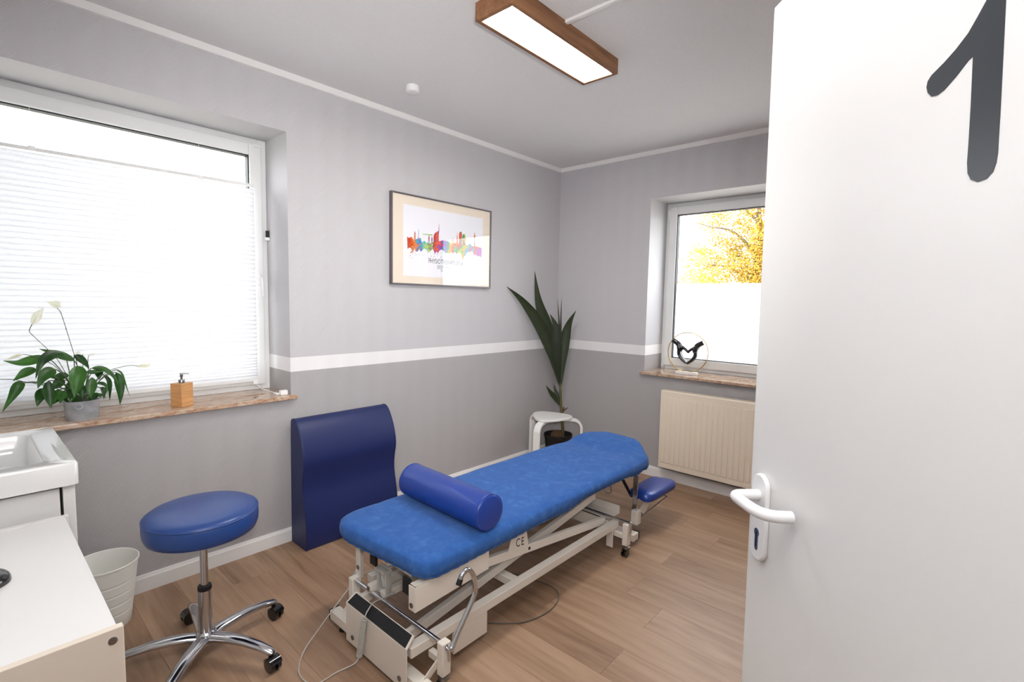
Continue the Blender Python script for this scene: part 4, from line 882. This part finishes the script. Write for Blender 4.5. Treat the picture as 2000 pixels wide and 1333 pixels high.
MB().tube(smoothpath([(-2.30, -1.38, 0.006), (-2.18, -1.49, 0.005), (-2.02, -1.52, 0.005), (-1.90, -1.47, 0.005), (-1.88, -1.36, 0.005), (-1.95, -1.15, 0.006), (-2.10, -1.05, 0.006)], 8), 0.0026, 6).build('power_cord', 'cord_grey', tt, smooth=80)
# hinged arm rest at the head end
MB().box(-1.111, -1.099, -1.464, -1.434, 0.150, 0.387).build('rest_post', 'chrome', tt, bevel=0.001)
MB().box(-1.132, -1.084, -1.482, -1.440, 0.095, 0.178).build('rest_socket', 'cream_metal', tt, bevel=0.002)
rp = [[Vector((-0.865 + 0.205*u*(1-0.10*(1 if v > 0 else 0)), -1.445 + v*0.088, z)) for u, v in [(math.copysign(abs(math.cos(a))**0.35, math.cos(a)), math.copysign(abs(math.sin(a))**0.45, math.sin(a))) for a in [2*math.pi*k/48 for k in range(48)]]] for z in (0.205,)]
def padloop(s, z): return [Vector((-0.865 + (p.x+0.865)*s, -1.445 + (p.y+1.445)*s, z)) for p in rp[0]]
MB().add(*loft([padloop(0.90, 0.220), padloop(0.99, 0.226), padloop(1.0, 0.242), padloop(0.97, 0.258), padloop(0.86, 0.268), padloop(0.6, 0.274), padloop(0.2, 0.276)])).build('arm_rest', 'royal_vinyl', tt, smooth=60)
MB().add([(-1.088, -1.470, 0.175), (-0.98, -1.470, 0.2195), (-0.90, -1.470, 0.2195), (-1.02, -1.470, 0.125), (-1.088, -1.466, 0.175), (-0.98, -1.466, 0.2195), (-0.90, -1.466, 0.2195), (-1.02, -1.466, 0.125)], [(0, 1, 2, 3), (7, 6, 5, 4), (0, 4, 5, 1), (1, 5, 6, 2), (2, 6, 7, 3), (3, 7, 4, 0)]).build('rest_bracket', 'cream_metal', tt, smooth=0)
MB().tube([(-1.100, -1.490, 0.140), (-1.07, -1.492, 0.148), (-0.80, -1.515, 0.190), (-0.795, -1.45, 0.190), (-0.83, -1.44, 0.218)], 0.0035, 8).build('rest_rod', 'chrome', tt)
MB().bar((-1.13, -1.36, 0.37), (-1.02, -1.38, 0.215), 0.016, 0.012).build('rest_strut', 'black_rubber', tt)
MB().tube(smoothpath([(-1.42, -1.41, 0.385), (-1.40, -1.43, 0.36), (-1.37, -1.435, 0.358), (-1.35, -1.42, 0.385)], 5), 0.003, 6).build('cover_hook', 'steel', tt)

# ------------------------------------------------------------------ terry cover and bolster
cv = thing('terry_cover', (-1.75, -1.16, 0.47), 'blue terry cloth cover stretched over the treatment table', 'cover')
NO = 300
oo = resample(table_outline(0.012, 14), NO)
rows = []
def wr(p, k):
    hd = sstep(-1.25, -0.85, p.x)
    if -2.50 < p.x < -2.24: return 0.0
    return noise.noise(Vector((p.x*9, p.y*9, k)))*0.004*(0.4+hd*1.6) + noise.noise(Vector((p.x*3.3, p.y*4, k+5)))*0.004
for s in (0.0, 0.25, 0.5, 0.7, 0.82, 0.90, 0.945, 0.975, 0.992):
    dz = 0.0 if s < 0.85 else -0.020*((s-0.85)/0.142)**2.4
    rows.append([Vector((*shrink(p, s), zt(shrink(p, s)) + 0.008 + dz + wr(shrink(p, s), 0.3)*(1 if s > .1 else 0.3))) for p in oo])
for j, (inn_, dz) in enumerate(((0.0, -0.032), (0.002, -0.044), (0.001, -0.058), (-0.005, -0.070), (-0.012, -0.079))):
    lp_ = []
    for k, p in enumerate(oo):
        nrm_ = (p - axis_pt(p)).normalized(); foot = sstep(-2.45, -2.74, p.x); headc = sstep(-1.05, -0.84, p.x)*sstep(-1.1, -1.4, p.y)
        drop = dz*(1.0 + 0.35*headc - 0.22*sstep(-1.85, -1.65, p.x)*sstep(-1.1, -1.25, p.x)*sstep(-1.3, -1.42, p.y)) + noise.noise(Vector((k*0.06, j*0.3, 2)))*0.006*(j/4)
        ruff = math.sin(k*0.62)*0.007*headc*(j+1)/5 + math.sin(k*2.1)*0.0022*(j/4) + noise.noise(Vector((p.x*11, p.y*11, j*0.25)))*0.006*(0.35 + headc)*(j+1)/5
        q = p + nrm_*(inn_ + ruff); lp_.append(Vector((q.x, q.y, zt(p) + 0.008 + drop)))
    rows.append(lp_)
n_ = NO; vs = [p for l in rows for p in l]; fs = [(i*n_+k, i*n_+(k+1) % n_, (i+1)*n_+(k+1) % n_, (i+1)*n_+k) for i in range(len(rows)-1) for k in range(n_)]
o = MB().add(vs, fs).build('cloth', 'blue_terry', cv, smooth=180, merge=True)
hemm = MB().tube([p for p in rows[-1]] + [rows[-1][0]], 0.0032, 6, cap=False).build('hem', 'blue_terry', cv, smooth=180)
bo = thing('bolster', (-2.37, -1.184, 0.48), 'blue vinyl bolster roll lying across the terry cover', 'bolster')
br_ = 0.0765; bz = 0.4802 + br_
A, B = Vector((-2.363, -0.912, bz)), Vector((-2.376, -1.458, bz)); ax = (B-A).normalized()
cyl = [A + ax*t for t in (0.0, 0.002, 0.008, 0.02)] + [B - ax*t for t in (0.02, 0.008, 0.002, 0.0)]
bd = MB().tube(cyl, [br_-0.012, br_-0.006, br_-0.001, br_, br_, br_-0.001, br_-0.006, br_-0.012], 56, up=(0, 0, 1)).build('roll', 'royal_vinyl', bo, smooth=60)
sd2 = ax.cross(Vector((0, 0, 1)))
for e in (A + ax*0.006, B - ax*0.006):
    MB().tube([e + (sd2*math.cos(a) + Vector((0, 0, 1))*math.sin(a))*(br_-0.0012) for a in [2*math.pi*k/64 for k in range(65)]], 0.0024, 6, cap=False).build('seam', 'royal_vinyl', bd, smooth=80)

# ------------------------------------------------------------------ white bentwood stool
kc = Vector((-0.498, -0.333, 0)); kz = 0.470; ka = (R(76), R(192), R(312))
ks = thing('bentwood_stool', kc, 'white three-legged bentwood stool in the corner in front of the palm', 'stool')
tri = [(kc.x + 0.285*math.cos(a), kc.y + 0.285*math.sin(a)) for a in ka]
sp_ = round_poly(tri, 0.24, 14)
MB().prism([tuple(p) for p in sp_], 2, kz-0.020, kz).build('seat', 'white_lacquer', ks, bevel=0.004)
for a in ka:
    d = Vector((math.cos(a), math.sin(a), 0)); sd3 = Vector((-d.y, d.x, 0)); rows = []
    path = smoothpath([kc + d*0.07 + Vector((0, 0, 0.439)), kc + d*0.17 + Vector((0, 0, 0.439)), kc + d*0.222 + Vector((0, 0, 0.428)), kc + d*0.252 + Vector((0, 0, 0.392)), kc + d*0.258 + Vector((0, 0, 0.33)), kc + d*0.262 + Vector((0, 0, 0.0))], 6)
    m = MB(); n2 = len(path); vs = []
    for i, p in enumerate(path):
        T = (path[min(i+1, n2-1)] - path[max(i-1, 0)]).normalized(); nn = sd3.cross(T)
        vs += [p + sd3*u*0.0275 + nn*w*0.0105 for u, w in ((-1, -1), (1, -1), (1, 1), (-1, 1))]
    fs = [(i*4+k, i*4+(k+1) % 4, (i+1)*4+(k+1) % 4, (i+1)*4+k) for i in range(n2-1) for k in range(4)] + [(3, 2, 1, 0), tuple(range((n2-1)*4, n2*4))]
    m.add(vs, fs); m.build('leg', 'white_lacquer', ks, smooth=40, bevel=0.002)

# ------------------------------------------------------------------ coconut palm
PALM = [
 ([(-0.235, -0.226, 0.675), (-0.303, -0.183, 0.961), (-0.41, -0.121, 1.218), (-0.56, -0.053, 1.42), (-0.736, -0.015, 1.548)],0.097),
 ([(-0.233, -0.228, 0.675), (-0.276, -0.186, 0.96), (-0.343, -0.145, 1.205), (-0.421, -0.107, 1.434), (-0.475, -0.101, 1.687)],0.103),
 ([(-0.233, -0.228, 0.687), (-0.285, -0.225, 0.915), (-0.307, -0.229, 1.063), (-0.321, -0.227, 1.209), (-0.361, -0.189, 1.322)],0.091),
 ([(-0.229, -0.234, 0.675), (-0.22, -0.228, 0.885), (-0.2, -0.239, 1.083), (-0.189, -0.271, 1.232), (-0.178, -0.337, 1.356)],0.091),
 ([(-0.233, -0.228, 0.812), (-0.225, -0.205, 1.057), (-0.225, -0.188, 1.254), (-0.227, -0.168, 1.468)],0.017),
 ([(-0.232, -0.23, 0.812), (-0.237, -0.222, 1.059), (-0.239, -0.22, 1.255), (-0.238, -0.221, 1.477)],0.017),
 ([(-0.232, -0.229, 0.499), (-0.274, -0.205, 0.571), (-0.317, -0.181, 0.629), (-0.356, -0.161, 0.69)],0.041),
 ([(-0.23, -0.231, 0.5), (-0.228, -0.201, 0.57), (-0.232, -0.179, 0.624), (-0.236, -0.156, 0.688)],0.034),
 ([(-0.233, -0.228, 0.675), (-0.232, -0.195, 0.771), (-0.237, -0.171, 0.856), (-0.235, -0.14, 0.953)],0.041),
]
pcx = Vector((-0.238, -0.222, 0))
pm = thing('coconut_palm', pcx, 'young coconut palm in a black pot in the room corner', 'plant')
MB().lathe([(0.092, 0.0), (0.098, 0.005), (0.121, 0.215), (0.127, 0.218), (0.128, 0.243), (0.121, 0.245), (0.116, 0.215), (0.110, 0.19)], pcx, 40, close=False).build('pot', 'black_pot', pm)
MB().lathe([(0.114, 0.200), (0.07, 0.208), (0.001, 0.212)], pcx, 32).build('soil', 'soil', pm)
MB().lathe([(0.001, -0.062), (0.03, -0.056), (0.055, -0.036), (0.064, -0.004), (0.058, 0.026), (0.036, 0.050), (0.001, 0.058)], (-0.285, -0.245, 0.232), 28, sx=1.0, sy=0.92, close=False).build('coconut', 'coconut_husk', pm, smooth=80)
stm = MB().tube(smoothpath([(-0.212, -0.258, 0.20), (-0.214, -0.255, 0.30), (-0.222, -0.243, 0.42), (-0.226, -0.238, 0.50), (-0.230, -0.232, 0.60), (-0.233, -0.228, 0.70)], 5), [0.013]*6 + [0.0125]*6 + [0.011]*6 + [0.010]*5 + [0.008]*3, 10).build('stem', 'palm_stem', pm, smooth=60)
MB().tube([(-0.220, -0.246, 0.440), (-0.206, -0.262, 0.462), (-0.190, -0.286, 0.484)], [0.007, 0.007, 0.003], 7).build('husk_stub', 'coconut_husk', stm)
MB().tube([(-0.221, -0.246, 0.455), (-0.210, -0.256, 0.475), (-0.212, -0.258, 0.492)], [0.006, 0.006, 0.003], 7).build('husk_stub', 'coconut_husk', stm)
for i, (pth, w) in enumerate(PALM):
    m = MB(); leaf_blade(m, pth, w, (-0.81, -0.59, 0.1), 0.22, 7, prof=lambda t: (max(0.0, math.sin(math.pi*min(1, t**0.88)))**1.3) + 0.012 + 0.06*(1-t))
    lf = m.build('leaf', 'palm_leaf', pm, smooth=180)

# ------------------------------------------------------------------ outside: ground, yellow tree, shrubs, house
noisy(mat('lawn', (152, 149, 138), 0.95), 3, 0.3); noisy(mat('bark', (112, 100, 86), 0.9), 30, 0.3, 0.5)
mat('house_render', (226, 214, 200), 0.9); mat('house_roof', (188, 118, 96), 0.85); noisy(mat('house_brick', (190, 120, 98), 0.9), 12, 0.15); mat('house_glass', (90, 100, 110), 0.2)
gr = MB().box(0.6, 60, -30, 0.6, -0.9, -0.6).box(-40, 60, 0.6, 50, -0.9, -0.6).build('ground', 'lawn', smooth=0); gr['kind'] = 'structure'; gr['label'] = 'lawn outside the window'
def autumn():
    m = mat('autumn_leaves', (230, 190, 60), 0.7); nt, N, L, b = nodes(m)
    pos = N('ShaderNodeNewGeometry').outputs['Position']
    a = N('ShaderNodeTexNoise'); a.inputs['Scale'].default_value = 1.3; a.inputs['Detail'].default_value = 7; a.inputs['Roughness'].default_value = 0.75; L(pos, a.inputs['Vector'])
    r = ramp(N, L, a.outputs['Fac'], [(0.30, lin((136, 148, 62))), (0.45, lin((190, 162, 66))), (0.55, lin((206, 168, 64))), (0.70, lin((196, 146, 52)))]); L(r.outputs[0], b.inputs['Base Color'])
    tr = N('ShaderNodeBsdfTranslucent'); L(r.outputs[0], tr.inputs[0]); mx = N('ShaderNodeMixShader'); mx.inputs[0].default_value = 0.4
    L(b.outputs[0], mx.inputs[1]); L(tr.outputs[0], mx.inputs[2]); L(mx.outputs[0], nt.nodes['Material Output'].inputs[0])
autumn()
def leaf_cloud(blobs, n, size, seed):
    rg = random.Random(seed); m = MB(); tot = sum(b[3]**2 for b in blobs)
    for (cx, cy, cz, r_) in blobs:
        for _ in range(int(n*r_*r_/tot)):
            while True:
                p = Vector((rg.uniform(-1, 1), rg.uniform(-1, 1), rg.uniform(-1, 1)))
                if p.length < 1: break
            c = Vector((cx, cy, cz)) + p*r_; s_ = size*rg.uniform(0.6, 1.3)
            u = Vector((rg.gauss(0, 1), rg.gauss(0, 1), rg.gauss(0, 1))).normalized(); v = u.orthogonal().normalized()
            m.add([c - u*s_, c + v*s_*0.55, c + u*s_, c - v*s_*0.55], [(0, 1, 2, 3)])
    return m
tree = thing('maple_tree', (9.2, 0.95, -0.6), 'yellow autumn tree outside the frosted window', 'tree')
tk = MB().tube(smoothpath([(9.2, 0.95, -0.6), (9.2, 0.93, 0.8), (9.15, 0.90, 2.1), (9.1, 0.80, 2.9), (9.0, 0.86, 3.6), (9.0, 0.7, 4.6)], 6), [0.14]*6 + [0.12]*6 + [0.09]*6 + [0.07]*6 + [0.05]*7, 10).build('trunk', 'bark', tree)
for ps in ([(9.15, 0.92, 2.0), (9.0, 1.5, 2.35), (8.9, 2.1, 2.45)], [(9.1, 0.85, 2.6), (9.0, 1.4, 3.2), (8.8, 1.9, 3.35), (8.8, 2.3, 3.5)], [(9.1, 0.8, 2.8), (9.1, 0.3, 3.2), (9.0, -0.3, 3.7)], [(9.15, 0.9, 1.9), (9.0, 0.4, 2.3), (8.9, -0.3, 2.5)], [(9.0, 0.86, 3.4), (9.0, 1.3, 3.9), (9.0, 1.6, 4.4)], [(9.05, 0.84, 3.3), (9.2, 0.4, 3.9), (9.2, 0.1, 4.5)]):
    MB().tube(smoothpath(ps, 5), [0.04 - 0.030*i/(len(ps)*5-5) for i in range(len(ps)*5-4)], 7).build('branch', 'bark', tree)
blobs = [(9.0, 0.7, 2.35, 0.55), (9.1, 0.1, 2.5, 0.7), (8.9, 1.35, 2.35, 0.42), (8.8, 0.55, 3.0, 0.45), (9.0, 1.55, 2.75, 0.36), (9.0, 0.1, 3.3, 0.6), (9.0, 0.9, 3.45, 0.4), (9.0, 1.45, 3.75, 0.5), (9.0, 2.0, 3.55, 0.35), (9.1, 0.6, 4.2, 0.7), (9.0, -0.6, 3.2, 0.9), (9.0, 1.4, 4.5, 0.6), (9.0, -0.3, 4.3, 0.8), (9.0, 2.05, 2.6, 0.30), (9.0, 0.9, 1.85, 0.45), (9.0, 0.1, 1.8, 0.6), (8.9, 1.8, 3.1, 0.22), (9.1, 1.3, 3.05, 0.42), (9.1, 1.9, 2.2, 0.45), (9.2, 2.3, 2.75, 0.32), (9.3, 0.5, 2.9, 0.6), (9.3, 1.0, 2.5, 0.6)]
fo = leaf_cloud(blobs, 42000, 0.033, 11).build('foliage', 'autumn_leaves', tree, smooth=0); fo['kind'] = 'stuff'
shr = thing('garden_shrub', (11.5, 2.9, -0.6), 'pale yellow shrub outside at the left edge of the window view', 'shrub')
MB().tube([(11.5, 2.9, -0.6), (11.5, 2.95, 0.6), (11.4, 3.1, 1.8)], [0.06, 0.05, 0.02], 7).build('stem', 'bark', shr)
fo = leaf_cloud([(11.5, 2.9, 1.4, 0.7), (11.5, 3.2, 2.2, 0.6), (11.5, 3.4, 2.9, 0.4), (11.5, 2.6, 0.6, 0.7), (11.4, 3.2, 1.6, 0.5)], 4000, 0.04, 5).build('foliage', 'autumn_leaves', shr, smooth=0); fo['kind'] = 'stuff'
hs = thing('brick_house', (26, 11.0, -0.6), 'brick house with a red roof far outside the window', 'house')
MB().box(24, 32, 8.6, 16, -0.6, 2.2).build('wall', 'house_brick', hs, smooth=0)
MB().prism([(8.2, 2.2), (16.4, 2.2), (12.3, 4.2)], 0, 23.6, 32.4).build('roof', 'house_roof', hs, smooth=0)
for yy in (9.4, 11.4, 13.4):
    w_ = MB().box(23.97, 24.02, yy, yy+1.0, 0.8, 2.0).build('window', 'house_render', hs, smooth=0)
    MB().box(23.955, 23.97, yy+0.08, yy+0.92, 0.88, 1.92).build('window_pane', 'house_glass', w_, smooth=0)
